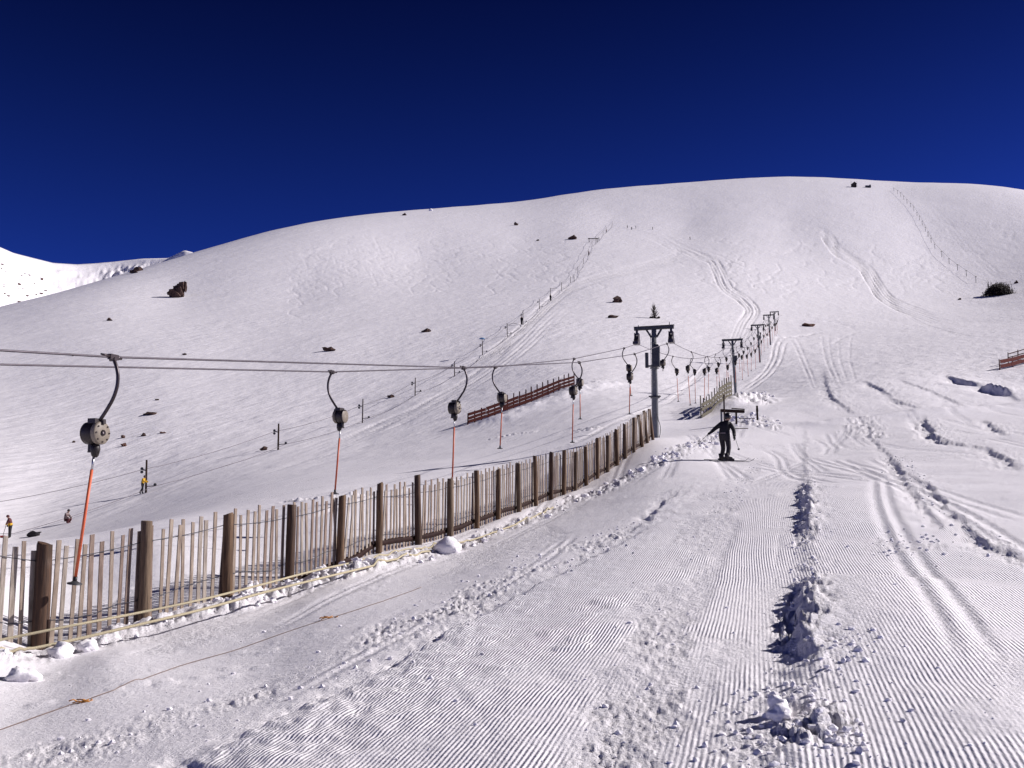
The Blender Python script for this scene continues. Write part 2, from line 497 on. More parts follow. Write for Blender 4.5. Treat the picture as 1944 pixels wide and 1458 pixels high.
class MB:
    """collects primitive shapes into one mesh"""

    def __init__(self):
        self.v, self.f, self.s, self.m = [], [], [], []

    def add(self, vs, fs, smooth=False, mi=0):
        b = len(self.v)
        self.v += [tuple(p) for p in vs]
        self.f += [[i + b for i in f] for f in fs]
        self.s += [smooth] * len(fs)
        self.m += [mi] * len(fs)
        return self

    def box(self, c, size, rot=None, mi=0, taper=1.0, jit=0):
        sx, sy, sz = [q / 2 for q in size]
        M = rot if rot is not None else Matrix.Identity(3)
        vs = []
        for z in (-1, 1):
            k = taper if z > 0 else 1
            for x, y in ((-1, -1), (1, -1), (1, 1), (-1, 1)):
                p = Vector((x * sx * k, y * sy * k, z * sz))
                if jit:
                    p += Vector((random.uniform(-jit, jit), random.uniform(-jit, jit), random.uniform(-jit, jit)))
                vs.append(M @ p + Vector(c))
        return self.add(vs, [[3, 2, 1, 0], [4, 5, 6, 7], [0, 1, 5, 4], [1, 2, 6, 5], [2, 3, 7, 6], [3, 0, 4, 7]], False, mi)

    def bar(self, a, b, w, t, up=(0, 0, 1), mi=0):
        """a board from a to b, w along 'up', t across"""
        a, b = Vector(a), Vector(b)
        d = (b - a)
        L = d.length
        d.normalize()
        u = Vector(up)
        u = (u - d * u.dot(d)).normalized()
        s = d.cross(u)
        M = Matrix((d, s, u)).transposed()
        return self.box((a + b) / 2, (L, t, w), M, mi)

    def tube(self, pts, rad, n=8, cap=True, mi=0, smooth=True):
        pts = [Vector(p) for p in pts]
        if not hasattr(rad, '__len__'):
            rad = [rad] * len(pts)
        ref = None
        vs, fs = [], []
        for i, p in enumerate(pts):
            t = (pts[min(i + 1, len(pts) - 1)] - pts[max(i - 1, 0)]).normalized()
            if ref is None:
                ref = t.orthogonal().normalized()
            ref = (ref - t * ref.dot(t)).normalized()
            bi = t.cross(ref)
            for k in range(n):
                a = 2 * math.pi * k / n
                vs.append(p + (ref * math.cos(a) + bi * math.sin(a)) * rad[i])
        for i in range(len(pts) - 1):
            for k in range(n):
                k2 = (k + 1) % n
                fs.append([i * n + k, i * n + k2, (i + 1) * n + k2, (i + 1) * n + k])
        self.add(vs, fs, smooth, mi)
        if cap:
            b = len(self.v) - len(vs)
            self.f += [[b + k for k in range(n)][::-1], [b + (len(pts) - 1) * n + k for k in range(n)]]
            self.s += [False, False]
            self.m += [mi, mi]
        return self

    def lathe(self, prof, c=(0, 0, 0), axis=(0, 0, 1), n=16, mi=0, smooth=True):
        """profile of (radius, height) turned about an axis"""
        ax = Vector(axis).normalized()
        e1 = ax.orthogonal().normalized()
        e2 = ax.cross(e1)
        c = Vector(c)
        vs, fs = [], []
        for r_, h_ in prof:
            for k in range(n):
                a = 2 * math.pi * k / n
                vs.append(c + ax * h_ + (e1 * math.cos(a) + e2 * math.sin(a)) * r_)
        for i in range(len(prof) - 1):
            for k in range(n):
                k2 = (k + 1) % n
                fs.append([i * n + k, i * n + k2, (i + 1) * n + k2, (i + 1) * n + k])
        fs.append([k for k in range(n)][::-1])
        fs.append([(len(prof) - 1) * n + k for k in range(n)])
        return self.add(vs, fs, smooth, mi)

    def lump(self, c, size, seed=0, sub=2, amp=.25, freq=2.0, flat=None, mi=0, smooth=False):
        vs, fs = ICO[sub]
        V = np.array(vs)
        d = fbm(V[:, 0] * freq + seed * 3.7, V[:, 1] * freq + V[:, 2] * freq * 1.3 + seed, seed, 3)
        V = V * (1 + amp * 2 * d)[:, None]
        if flat is not None:
            V[:, 2] = np.where(V[:, 2] < flat, flat + (V[:, 2] - flat) * .2, V[:, 2])
        V = V * np.array(size) + np.array(c)
        return self.add(V.tolist(), fs, smooth, mi)

    def data(self, name, mats):
        me = bpy.data.meshes.new(name)
        me.from_pydata(self.v, [], self.f)
        me.polygons.foreach_set('use_smooth', self.s)
        me.polygons.foreach_set('material_index', self.m)
        for mt in (mats if isinstance(mats, (list, tuple)) else [mats]):
            me.materials.append(mt)
        me.update()
        return me

    def build(self, name, mats, parent=None, loc=(0, 0, 0)):
        return link(name, self.data(name, mats), parent, loc)


def link(name, me, parent=None, loc=(0, 0, 0), rot=None):
    o = bpy.data.objects.new(name, me)
    COL.objects.link(o)
    o.location = loc
    if rot is not None:
        o.rotation_euler = rot
    if parent is not None:
        o.parent = parent
    return o


def _ico(sub):
    import bmesh
    bm = bmesh.new()
    bmesh.ops.create_icosphere(bm, subdivisions=sub, radius=1)
    vs = [tuple(v.co) for v in bm.verts]
    fs = [[v.index for v in f.verts] for f in bm.faces]
    bm.free()
    return vs, fs


ICO = {k: _ico(k) for k in (1, 2, 3, 4)}


def tag(o, label, cat, group=None, kind=None):
    o['label'] = label
    o['category'] = cat
    if group:
        o['group'] = group
    if kind:
        o['kind'] = kind
    return o


def empty(name, loc, label, cat, group=None, rz=0):
    o = bpy.data.objects.new(name, None)
    COL.objects.link(o)
    o.empty_display_size = .2
    o.location = loc
    o.rotation_euler = (0, 0, rz)
    return tag(o, label, cat, group)


def copy_tree(o, parent=None):
    c = o.copy()
    COL.objects.link(c)
    if parent is not None:
        c.parent = parent
    for ch in list(KIDS.get(o.name, [])) or [x for x in o.children]:
        copy_tree(ch, c)
    return c


KIDS = {}

# ------------------------------------------------------------------ materials


def new_mat(name):
    m = bpy.data.materials.new(name)
    m.use_nodes = True
    n = m.node_tree.nodes
    return m, n, m.node_tree.links, n['Principled BSDF']


def mat(name, col, rough=.6, metal=0.0, var=.25, scale=6.0, bump=0.0, stretch=(1, 1, 1), col2=None, spec=.4):
    """plain material whose colour wanders between two tones, with fine relief"""
    m, n, l, b = new_mat(name)
    tc = n.new('ShaderNodeTexCoord')
    oi = n.new('ShaderNodeObjectInfo')
    mp = n.new('ShaderNodeMapping')
    mp.inputs['Scale'].default_value = stretch
    ad = n.new('ShaderNodeVectorMath')
    ad.operation = 'ADD'
    mu = n.new('ShaderNodeMath')
    mu.operation = 'MULTIPLY'
    mu.inputs[1].default_value = 37.0
    l.new(oi.outputs['Random'], mu.inputs[0])
    l.new(tc.outputs['Object'], mp.inputs['Vector'])
    l.new(mp.outputs[0], ad.inputs[0])
    l.new(mu.outputs[0], ad.inputs[1])
    ns = n.new('ShaderNodeTexNoise')
    ns.inputs['Scale'].default_value = scale
    ns.inputs['Detail'].default_value = 6
    ns.inputs['Roughness'].default_value = .65
    l.new(ad.outputs[0], ns.inputs['Vector'])
    rp = n.new('ShaderNodeValToRGB')
    c2 = col2 or tuple(c * (1 - var) for c in col)
    c1 = tuple(min(1, c * (1 + var * .6)) for c in col)
    rp.color_ramp.elements[0].position = .32
    rp.color_ramp.elements[1].position = .68
    rp.color_ramp.elements[0].color = (*c2, 1)
    rp.color_ramp.elements[1].color = (*c1, 1)
    l.new(ns.outputs['Fac'], rp.inputs[0])
    l.new(rp.outputs[0], b.inputs['Base Color'])
    b.inputs['Roughness'].default_value = rough
    b.inputs['Metallic'].default_value = metal
    b.inputs['Specular IOR Level'].default_value = spec
    if bump:
        bp = n.new('ShaderNodeBump')
        bp.inputs['Strength'].default_value = 1
        bp.inputs['Distance'].default_value = bump
        l.new(ns.outputs['Fac'], bp.inputs['Height'])
        l.new(bp.outputs[0], b.inputs['Normal'])
    return m


def snow_material(name, groomed):
    m, n, l, b = new_mat(name)
    b.inputs['Roughness'].default_value = .55
    b.inputs['Specular IOR Level'].default_value = .25
    tc = n.new('ShaderNodeTexCoord')
    # slight unevenness of the snow's own whiteness (old snow, dust)
    n0 = n.new('ShaderNodeTexNoise')
    n0.inputs['Scale'].default_value = .35
    n0.inputs['Detail'].default_value = 8
    n0.inputs['Roughness'].default_value = .7
    l.new(tc.outputs['Object'], n0.inputs['Vector'])
    rp = n.new('ShaderNodeValToRGB')
    rp.color_ramp.elements[0].position = .3
    rp.color_ramp.elements[1].position = .7
    rp.color_ramp.elements[0].color = (.80, .775, .80, 1)
    rp.color_ramp.elements[1].color = (.88, .85, .865, 1)
    l.new(n0.outputs['Fac'], rp.inputs[0])
    l.new(rp.outputs[0], b.inputs['Base Color'])

    def noise(scale, detail, rough=.6, vec=None):
        q = n.new('ShaderNodeTexNoise')
        q.inputs['Scale'].default_value = scale
        q.inputs['Detail'].default_value = detail
        q.inputs['Roughness'].default_value = rough
        l.new(vec or tc.outputs['Object'], q.inputs['Vector'])
        return q.outputs['Fac']

    def math_(op, a, c):
        q = n.new('ShaderNodeMath')
        q.operation = op
        for i, s in enumerate((a, c)):
            if hasattr(s, 'is_output'):
                l.new(s, q.inputs[i])
            else:
                q.inputs[i].default_value = s
        return q.outputs[0]

    def attr(nm):
        q = n.new('ShaderNodeAttribute')
        q.attribute_name = nm
        return q.outputs['Fac']
    # grain near by, wind ripple on the open slopes
    mp = n.new('ShaderNodeMapping')
    mp.vector_type = 'TEXTURE'
    mp.inputs['Rotation'].default_value = (0, 0, 1.15)
    mp.inputs['Scale'].default_value = (3.2, 1.0, 1.0)
    l.new(tc.outputs['Object'], mp.inputs['Vector'])
    far = math_('MULTIPLY', noise(.55, 5, .62, mp.outputs[0]), .24)
    far2 = math_('MULTIPLY', noise(.11, 4, .6, mp.outputs[0]), .3)
    far = math_('MULTIPLY', math_('ADD', far, far2), math_('MULTIPLY', noise(.022, 4, .6), 1.9))
    if groomed:
        ph = attr('groom_phase')
        am = attr('groom')
        ro = attr('broken')
        fa = attr('open_slope')
        wob = math_('MULTIPLY', noise(1.3, 3), .7)
        sn = math_('SINE', math_('MULTIPLY', math_('ADD', ph, wob), 2 * math.pi), 0)
        brk = math_('MULTIPLY', noise(6.0, 6, .7), 1.8)
        cord = math_('MULTIPLY', math_('MULTIPLY', sn, am), math_('MULTIPLY', brk, .0031))
        fine = math_('MULTIPLY', noise(26, 6, .7), math_('ADD', math_('MULTIPLY', ro, .018), .010))
        mid = math_('MULTIPLY', noise(7, 5, .65), math_('ADD', math_('MULTIPLY', ro, .028), .017))
        hgt = math_('ADD', math_('ADD', cord, fine), mid)
        nearw = math_('SUBTRACT', 1.0, fa)
        hgt = math_('ADD', math_('MULTIPLY', hgt, nearw), math_('MULTIPLY', far, fa))
    else:
        hgt = math_('MULTIPLY', far, 3.0)
    bp = n.new('ShaderNodeBump')
    bp.inputs['Strength'].default_value = 1.0
    bp.inputs['Distance'].default_value = 1.0
    l.new(hgt, bp.inputs['Height'])
    l.new(bp.outputs[0], b.inputs['Normal'])
    return m


M_snow = snow_material('groomed_snow', True)
M_snow2 = snow_material('wild_snow', False)
m_, n_, l_, b_ = new_mat('clod_snow')
b_.inputs['Base Color'].default_value = (.86, .835, .85, 1)
b_.inputs['Roughness'].default_value = .6
b_.inputs['Specular IOR Level'].default_value = .25
t_ = n_.new('ShaderNodeTexNoise')
t_.inputs['Scale'].default_value = 30
t_.inputs['Detail'].default_value = 5
u_ = n_.new('ShaderNodeBump')
u_.inputs['Distance'].default_value = .008
l_.new(t_.outputs['Fac'], u_.inputs['Height'])
l_.new(u_.outputs[0], b_.inputs['Normal'])
c_ = n_.new('ShaderNodeTexCoord')
l_.new(c_.outputs['Object'], t_.inputs['Vector'])
M_clod = m_

GRAIN = (1, 1, .07)
M_post = mat('wet_post_wood', (.08, .04, .02), .7, var=.5, scale=26, bump=.012, stretch=GRAIN, col2=(.022, .011, .007))
M_post2 = mat('weathered_post_wood', (.17, .118, .075), .8, var=.5, scale=26, bump=.012, stretch=GRAIN, col2=(.055, .033, .02))
M_post3 = mat('brown_post_wood', (.15, .088, .046), .75, var=.5, scale=26, bump=.012, stretch=GRAIN, col2=(.045, .024, .013))
M_slat = mat('grey_slat_wood', (.31, .25, .195), .8, var=.3, scale=22, bump=.002, stretch=(1, 1, .16), col2=(.165, .12, .09))
M_slat2 = mat('brown_slat_wood', (.25, .185, .145), .8, var=.3, scale=22, bump=.002, stretch=(1, 1, .16), col2=(.12, .08, .06))
M_slat3 = mat('silver_slat_wood', (.36, .31, .26), .85, var=.3, scale=30, bump=.003, stretch=(1, 1, .12), col2=(.19, .155, .125))
M_wire = mat('fence_wire', (.05, .05, .06), .5, metal=.6)
M_pipe = mat('dark_pipe', (.026, .011, .009), .7, spec=.12, var=.4)
M_rope = mat('yellow_rope', (.46, .40, .26), .8, var=.25, scale=60, bump=.004, stretch=(1, 1, 1))
M_cord = mat('brown_cord', (.20, .14, .11), .8)
M_orange = mat('orange_cord', (.55, .24, .05), .7)
M_cable = mat('steel_cable', (.10, .085, .10), .45, metal=.5)
M_bow = mat('dark_steel', (.045, .032, .036), .35, metal=.5, spec=.6)
M_drum = mat('drum_rubber_black', (.03, .022, .022), .5)
M_cover = mat('drum_cover', (.215, .18, .14), .55, var=.2, scale=14)
M_black = mat('black_rubber', (.018, .012, .012), .5)
M_bar = mat('orange_bar', (.60, .12, .045), .45, var=.15)
M_alu = mat('silver_rod', (.45, .45, .46), .35, metal=.8)
M_steel = mat('galvanised_steel', (.165, .168, .172), .55, metal=.1, var=.2, scale=5)
M_steel_d = mat('dark_galvanised', (.058, .057, .062), .5, metal=.2)
M_red = mat('red_board', (.040, .007, .0055), .85, spec=.08, var=.4, scale=8, bump=.004, stretch=(.3, 1, 1))
M_red2 = mat('bright_red_board', (.085, .013, .010), .85, spec=.08, var=.35, scale=8, bump=.004)
M_green = mat('weathered_green_board', (.10, .088, .052), .8, var=.4, scale=8, bump=.004, col2=(.04, .03, .018))
M_brown = mat('brown_timber', (.040, .024, .019), .85, spec=.12, var=.4)
M_rock = mat('dark_rock', (.07, .036, .027), .85, var=.55, scale=1.2, bump=.15)
M_rock2 = mat('red_rock', (.13, .06, .04), .85, var=.4, scale=1.2, bump=.15)
M_blackcloth = mat('black_ski_clothing', (.012, .010, .013), .6, var=.4, scale=9, bump=.03, spec=.3)
M_navy = mat('dark_ski_trousers', (.018, .014, .018), .65, scale=9, bump=.03, spec=.3)
M_yellow = mat('yellow_jacket', (.62, .36, .02), .7)
M_skin = mat('skin', (.46, .27, .19), .55, var=.1)
M_helmet = mat('black_helmet', (.012, .011, .013), .35)
M_goggle = mat('goggle_lens', (.35, .30, .30), .25, metal=.4)
M_stripe = mat('grey_stripe', (.32, .26, .26), .7)
M_maroon = mat('maroon_hat', (.10, .025, .03), .8)
M_shovel = mat('red_plastic', (.70, .07, .03), .45)
M_bush = mat('scrub_twigs', (.045, .026, .022), .85, var=.5)
M_leaf = mat('dark_scrub_leaves', (.030, .018, .014), .85, var=.55, scale=1.0)
M_hut = mat('hut_dark_wood', (.04, .03, .028), .8)
M_blue = mat('blue_sign', (.10, .22, .40), .5)
M_ski = mat('dark_ski', (.03, .028, .032), .3)

# knit stripes of the crouching figure's pullover
m_, n_, l_, b_ = new_mat('striped_pullover')
tc_ = n_.new('ShaderNodeTexCoord')
wv_ = n_.new('ShaderNodeTexWave')
wv_.bands_direction = 'Z'
wv_.inputs['Scale'].default_value = 2.6
wv_.inputs['Distortion'].default_value = .6
rp_ = n_.new('ShaderNodeValToRGB')
rp_.color_ramp.interpolation = 'CONSTANT'
rp_.color_ramp.elements[0].color = (.06, .015, .02, 1)
rp_.color_ramp.elements[1].color = (.34, .29, .27, 1)
rp_.color_ramp.elements[1].position = .66
l_.new(tc_.outputs['Object'], wv_.inputs['Vector'])
l_.new(wv_.outputs['Fac'], rp_.inputs[0])
l_.new(rp_.outputs[0], b_.inputs['Base Color'])
b_.inputs['Roughness'].default_value = .8
M_striped = m_

# ------------------------------------------------------------------ the snow slope: one sheet all round
NC = 1020
phi_d = np.linspace(R(-32.5), R(32.5), NC)
side = R(32.5) + (math.pi - R(32.5)) * (np.linspace(0, 1, 46)[1:] ** 1.6)
phi = np.concatenate([-side[::-1], phi_d, side[:-1]])
# rows: even in the picture and even in distance, mixed
rr_ = np.exp(np.linspace(math.log(1.2), math.log(2300), 6000))
qq = np.mean([q_of(np.full_like(rr_, a), np.log(rr_)) for a in (-.25, -.05, .1, .25, .4)], axis=0)
ee = qq - EYE / rr_
vis = np.maximum.accumulate(ee)
dv = np.gradient(np.arctan(vis)) * (rr_ < 1000)
dv = np.minimum(np.abs(dv), .003)
dens = np.cumsum(.58 * dv / dv.sum() + .30 * (np.gradient(np.log(rr_)) * sstep(2.5, 4, rr_) * sstep(1500, 900, rr_)) / (np.gradient(np.log(rr_)) * sstep(2.5, 4, rr_) * sstep(1500, 900, rr_)).sum() + .12 * (rr_ > 60) * (rr_ < 1000) / ((rr_ > 60) * (rr_ < 1000)).sum() + .004 / len(rr_))
NR = 960
rads = np.interp(np.linspace(dens[0], dens[-1], NR), dens, rr_)
PH, RR = np.meshgrid(phi, rads)
XX, YY = RR * np.sin(PH), RR * np.cos(PH)
ZM = q_of(PH, np.log(RR)) * RR
dh, cord, broken = detail(XX.ravel(), YY.ravel(), True)
ZZ = ZM + dh.reshape(XX.shape)
cord = cord.reshape(XX.shape)
broken = broken.reshape(XX.shape)

# ski tracks and snow-cat trails pressed into the far slope
TR = np.zeros_like(ZZ)
j0 = len(side)


def stamp(us, vs, depth, soft=False):
    g = ground(us, vs)
    r_ = np.hypot(g[:, 0], g[:, 1])
    a_ = np.arctan2(g[:, 0], g[:, 1])
    fade = np.minimum(1, np.minimum(np.arange(len(us)), np.arange(len(us))[::-1]) / (.18 * len(us)))
    fade = fade * (.45 + .55 * (np.sin(np.arange(len(us)) * 37.0 / len(us) + us[0]) * .5 + .5))
    ci = np.interp(a_, phi_d, np.arange(NC)) + j0
    ri = np.interp(r_, rads, np.arange(NR))
    c0, r0 = np.floor(ci).astype(int), np.floor(ri).astype(int)
    for dc in (0, 1):
        for dr in (0, 1):
            w = (1 - np.abs(ci - c0 - dc)) * (1 - np.abs(ri - r0 - dr))
            np.minimum.at(TR, (np.clip(r0 + dr, 0, NR - 1), np.clip(c0 + dc, 0, len(phi) - 1)), -depth * w * fade)


def smooth_path(pts, n):
    p = np.array(pts, float)
    t = np.linspace(0, len(p) - 1, n)
    i = np.clip(np.floor(t).astype(int), 0, len(p) - 2)
    f = (t - i)[:, None]
    P0, P1 = p[np.clip(i - 1, 0, None)], p[i]
    P2, P3 = p[i + 1], p[np.clip(i + 2, None, len(p) - 1)]
    return .5 * ((2 * P1) + (-P0 + P2) * f + (2 * P0 - 5 * P1 + 4 * P2 - P3) * f ** 2 + (-P0 + 3 * P1 - 3 * P2 + P3) * f ** 3)


TRAILS = [
    ([(1250, 438), (1290, 462), (1330, 480), (1360, 492), (1375, 515), (1390, 545), (1420, 565), (1440, 590), (1425, 620), (1412, 655)], (0, 5, 12, 18, 24), .62),
    ([(1180, 436), (1240, 446), (1280, 466), (1300, 482), (1260, 500), (1190, 518), (1120, 540), (1080, 556), (1030, 600), (990, 640)], (0, 5, 10, 15, 20), .45),
    ([(1330, 480), (1280, 500), (1200, 518), (1110, 545), (1060, 572), (1005, 625), (930, 680), (840, 725)], (0, 5, 10, 15, 21), .45),
    ([(1545, 433), (1572, 440), (1590, 462), (1603, 476), (1650, 505), (1672, 535), (1690, 560), (1720, 577), (1790, 602)], (0, 5, 10, 16, 21, 26), .72),
    ([(1440, 437), (1500, 436), (1545, 433)], (0, 4), .25),
    ([(1750, 375), (1800, 420), (1840, 470), (1880, 505), (1910, 530)], (0, 8, 15), .28),
    ([(1490, 610), (1540, 606), (1590, 612), (1634, 628)], (0, 3), .20),
    ([(1576, 655), (1600, 640), (1634, 628)], (0, 3), .18),
    ([(1455, 642), (1500, 640), (1560, 632)], (0,), .72),
    ([(1400, 742), (1440, 715), (1462, 685), (1470, 655), (1478, 642)], (0, 9, 20), .28),
    ([(1545, 740), (1524, 690), (1510, 660), (1500, 645)], (0, 10), .13),
    ([(1590, 735), (1570, 690), (1562, 655), (1560, 636)], (0, 12, 30, 52), .09),
    ([(960, 870), (1080, 842), (1180, 795), (1260, 765), (1300, 735), (1340, 690), (1380, 660)], (0, 5), .16),
    ([(560, 990), (700, 945), (850, 915), (1000, 870)], (0, 7), .08),
    ([(480, 900), (640, 860), (760, 822), (880, 790)], (0, 6, 13), .10),
    ([(560, 870), (700, 810), (800, 765), (880, 720), (950, 670), (1010, 615), (1060, 570)], (0, 5, 12, 20, 28, 36), .22),
    ([(130, 1000), (270, 945), (420, 890), (560, 850), (690, 805)], (0, 8, 16), .08),
    ([(1900, 640), (1840, 640), (1760, 620), (1700, 590)], (0, 5), .16),
]
for pts, offs, dep in TRAILS:
    for o in offs:
        p = smooth_path(pts, 900)
        tn = np.gradient(p, axis=0)
        nn = np.stack([-tn[:, 1], tn[:, 0]], 1)
        nn /= np.linalg.norm(nn, axis=1)[:, None] + 1e-9
        k = np.linspace(.75, 1.15, len(p))[:, None]
        p = p + nn * o * k * np.array([1.0, .55])
        stamp(p[:, 0], p[:, 1] + 0, dep * random.uniform(.7, 1.2))


def squiggle(u0, v0, ln, amp, turns, drift, depth):
    t = np.linspace(0, 1, 260)
    a = amp * (1 + .3 * np.sin(t * 5 + u0))
    us = u0 + drift * t + a * np.sin(t * turns * 2 * math.pi + v0)
    vs = v0 + ln * t + .12 * a * np.sin(t * turns * 4 * math.pi + 1)
    stamp(us, vs, depth)


for k in range(120):
    u0 = random.uniform(560, 1180)
    v0 = random.uniform(440, 520) + max(0, (700 - u0)) * .12
    squiggle(u0, v0, random.uniform(12, 60), random.uniform(6, 20), random.uniform(.8, 2.6), random.uniform(-35, 10), random.uniform(.08, .24))
for k in range(70):
    squiggle(random.uniform(1290, 1780), random.uniform(450, 540), random.uniform(10, 45), random.uniform(6, 20), random.uniform(.7, 2.2), random.uniform(-20, 30), random.uniform(.12, .36))
for k in range(26):
    squiggle(random.uniform(1740, 1940), random.uniform(400, 500), random.uniform(8, 40), random.uniform(8, 24), random.uniform(.5, 1.5), random.uniform(-30, 40), random.uniform(.10, .30))
for k in range(14):
    squiggle(random.uniform(560, 620), random.uniform(470, 560), random.uniform(20, 70), random.uniform(6, 12), random.uniform(1, 2.5), random.uniform(-20, 10), random.uniform(.08, .18))
ZZ = ZZ + TR

nv = ZZ.size
NCt = len(phi)
co = np.empty((nv, 3), np.float32)
co[:, 0], co[:, 1], co[:, 2] = XX.ravel(), YY.ravel(), ZZ.ravel()
idx = np.arange(nv).reshape(NR, NCt)
nxt = np.roll(idx, -1, axis=1)
quads = np.stack([idx[:-1], nxt[:-1], nxt[1:], idx[1:]], -1).reshape(-1, 4)[:, ::-1]
quads = np.ascontiguousarray(quads)
me = bpy.data.meshes.new('snow_slope')
me.vertices.add(nv)
me.vertices.foreach_set('co', co.ravel())
nq = len(quads)
me.loops.add(nq * 4)
me.loops.foreach_set('vertex_index', quads.ravel().astype(np.int32))
me.polygons.add(nq)
me.polygons.foreach_set('loop_start', np.arange(0, nq * 4, 4, dtype=np.int32))
me.polygons.foreach_set('loop_total', np.full(nq, 4, np.int32))
me.polygons.foreach_set('use_smooth', np.ones(nq, bool))
cph = (XX * math.cos(CORD_DIR) - YY * math.sin(CORD_DIR)) / .031 + 3.0 * fbm(XX * .25, YY * .12, 909, 3)
for nm, arr in (('groom_phase', cph), ('groom', cord), ('broken', broken), ('open_slope', sstep(45, 110, RR))):
    at_ = me.attributes.new(nm, 'FLOAT', 'POINT')
    at_.data.foreach_set('value', np.ascontiguousarray(arr.ravel(), dtype=np.float32))
me.materials.append(M_snow)
me.update()
me.validate()
slope = link('snow_slope', me)
slope['kind'] = 'structure'
slope['label'] = 'groomed snow slope rising to the rounded white hill'

# far snow ridge behind the hill's shoulder
rp_px = [(-260, 430), (-120, 446), (0, 469), (25, 480), (60, 489), (100, 499), (145, 502), (180, 500), (215, 497), (270, 491), (320, 490), (336, 482), (350, 475), (366, 479), (400, 500), (480, 560), (620, 640)]
RN, RM = 420, 130
uu = np.linspace(-260, 620, RN)
vv = np.interp(uu, [p[0] for p in rp_px], [p[1] for p in rp_px])
vs_ = vv.copy()
for _ in range(3):
    vs_[1:-1] = .25 * vs_[:-2] + .5 * vs_[1:-1] + .25 * vs_[2:]
tt_ = np.linspace(0, 1, RM)
Yc = 1750 + 260 * np.sin(uu / 160.0)
V = np.zeros((RM + 24, RN, 3), np.float32)
x_, y_, z_ = ray(uu, vs_)
topx, topz = x_ / y_ * Yc, z_ / y_ * Yc + EYE
for i in range(RM):
    t = tt_[i]
    Yr = Yc - 850 * (1 - t) ** .9
    frac = t ** 1.25
    zr = -60 + (topz + 60) * (0.18 * t + .82 * frac)
    xr = topx / Yc * Yr
    rgh = sstep(.45, .75, t) * sstep(1.0, .93, t) * sstep(150, 220, uu) * sstep(345, 300, uu)
    n1 = fbm(xr / 38, Yr / 55, 707, 5)
    n2 = np.abs(fbm(xr / 14, Yr / 22, 717, 4))
    V[i, :, 0] = xr
    V[i, :, 1] = Yr
    V[i, :, 2] = zr + 11 * n1 * sstep(1.0, .9, t) + 3 * fbm(xr / 9, Yr / 14, 727, 3) * sstep(1.0, .92, t) + 13 * rgh * (n2 - .15)
for k in range(24):
    t = (k + 1) / 24
    V[RM + k, :, 0] = topx / Yc * (Yc + 900 * t)
    V[RM + k, :, 1] = Yc + 900 * t
    V[RM + k, :, 2] = topz - 420 * t ** 1.3
nrow = RM + 24
ii = np.arange(nrow * RN).reshape(nrow, RN)
qd = np.stack([ii[:-1, :-1], ii[:-1, 1:], ii[1:, 1:], ii[1:, :-1]], -1).reshape(-1, 4)
mr = bpy.data.meshes.new('snow_ridge')
mr.from_pydata(V.reshape(-1, 3).tolist(), [], qd.tolist())
mr.polygons.foreach_set('use_smooth', np.ones(len(qd), bool))
mr.materials.append(M_snow2)
ridge = link('snow_ridge', mr)
ridge['kind'] = 'structure'
ridge['label'] = 'far white ridge beyond the shoulder of the hill'


def ridge_pt(u, t):
    j = int(np.clip((u + 260) / 880 * (RN - 1), 0, RN - 1))
    i = int(t * (RM - 1))
    return Vector(V[i, j].tolist())


# exposed rock on the far ridge
mb = MB()
for k in range(34):
    u = random.choice((random.uniform(-5, 22), random.uniform(36, 50), random.uniform(55, 90), random.uniform(-40, 20)))
    t = random.uniform(.80, .93)
    p = ridge_pt(u, t)
    s = random.uniform(1.0, 2.8)
    mb.lump(p, (s * 1.8, s, s * .6), k, 1, .35)
for k in range(14):
    u = random.uniform(190, 290)
    p = ridge_pt(u, random.uniform(.62, .9))
    s = random.uniform(.8, 2.2)
    mb.lump(p, (s * 1.6, s, s * .8), k + 200, 1, .35)
o = mb.build('ridge_rocks', M_rock2)
o['kind'] = 'stuff'
o['label'] = 'scattered reddish rocks showing through the far ridge'

# ------------------------------------------------------------------ slat snow fence along the piste
SPX = [(u, Y) for u, Y in _fence_px]
POST_TOP = {0: 1.43, 1: 1.50, 2: 1.36, 3: 1.42, 4: 1.36, 5: 1.47, 6: 1.58, 7: 1.40, 8: 1.48, 9: 1.36}
posts = []
fx0, fy0 = FENCE[0]
fence = empty('slat_fence', (fx0, fy0, gz(fx0, fy0) - .05), 'long picket snow fence of thin grey slats wired between stout brown posts', 'fence')
FB = Vector(fence.location)


def post_mesh(h, r0, tilt, mt):
    b = MB()
    n = 14
    zs = [-.35, 0, .25 * h, .5 * h, .75 * h, h - .015, h]
    rs = [r0, r0, r0 * .99, r0 * .96, r0 * .95, r0 * .94, r0 * .88]
    pts = []
    for z in zs:
        k = max(z, 0)
        pts.append(Vector((tilt[0] * k + random.uniform(-.005, .005), tilt[1] * k, z)))
    b.tube(pts, [r * random.uniform(.97, 1.03) for r in rs], n)
    return b.data('post', mt)


for i, (x, y) in enumerate(FENCE):
    z = gz(x, y)
    h = POST_TOP.get(i, random.uniform(1.34, 1.5))
    r0 = [.112, .088, .088, .086, .078, .072, .078, .078, .072, .07][i] if i < 10 else random.uniform(.066, .082)
    tl = (random.uniform(-.02, .02), random.uniform(-.02, .02))
    if i in (21, 22, 23):
        tl = (-.10, .02)
    if i == 6:
        tl = (-.03, 0)
    mt = M_post if i in (0, 3, 6, 12) else M_post2 if i in (1, 7, 10, 14, 19) else (M_post3 if random.random() < .6 else M_post2)
    posts.append((Vector((x, y, z)), h))
    link('post', post_mesh(h, r0, tl, mt), fence, Vector((x, y, z)) - FB)

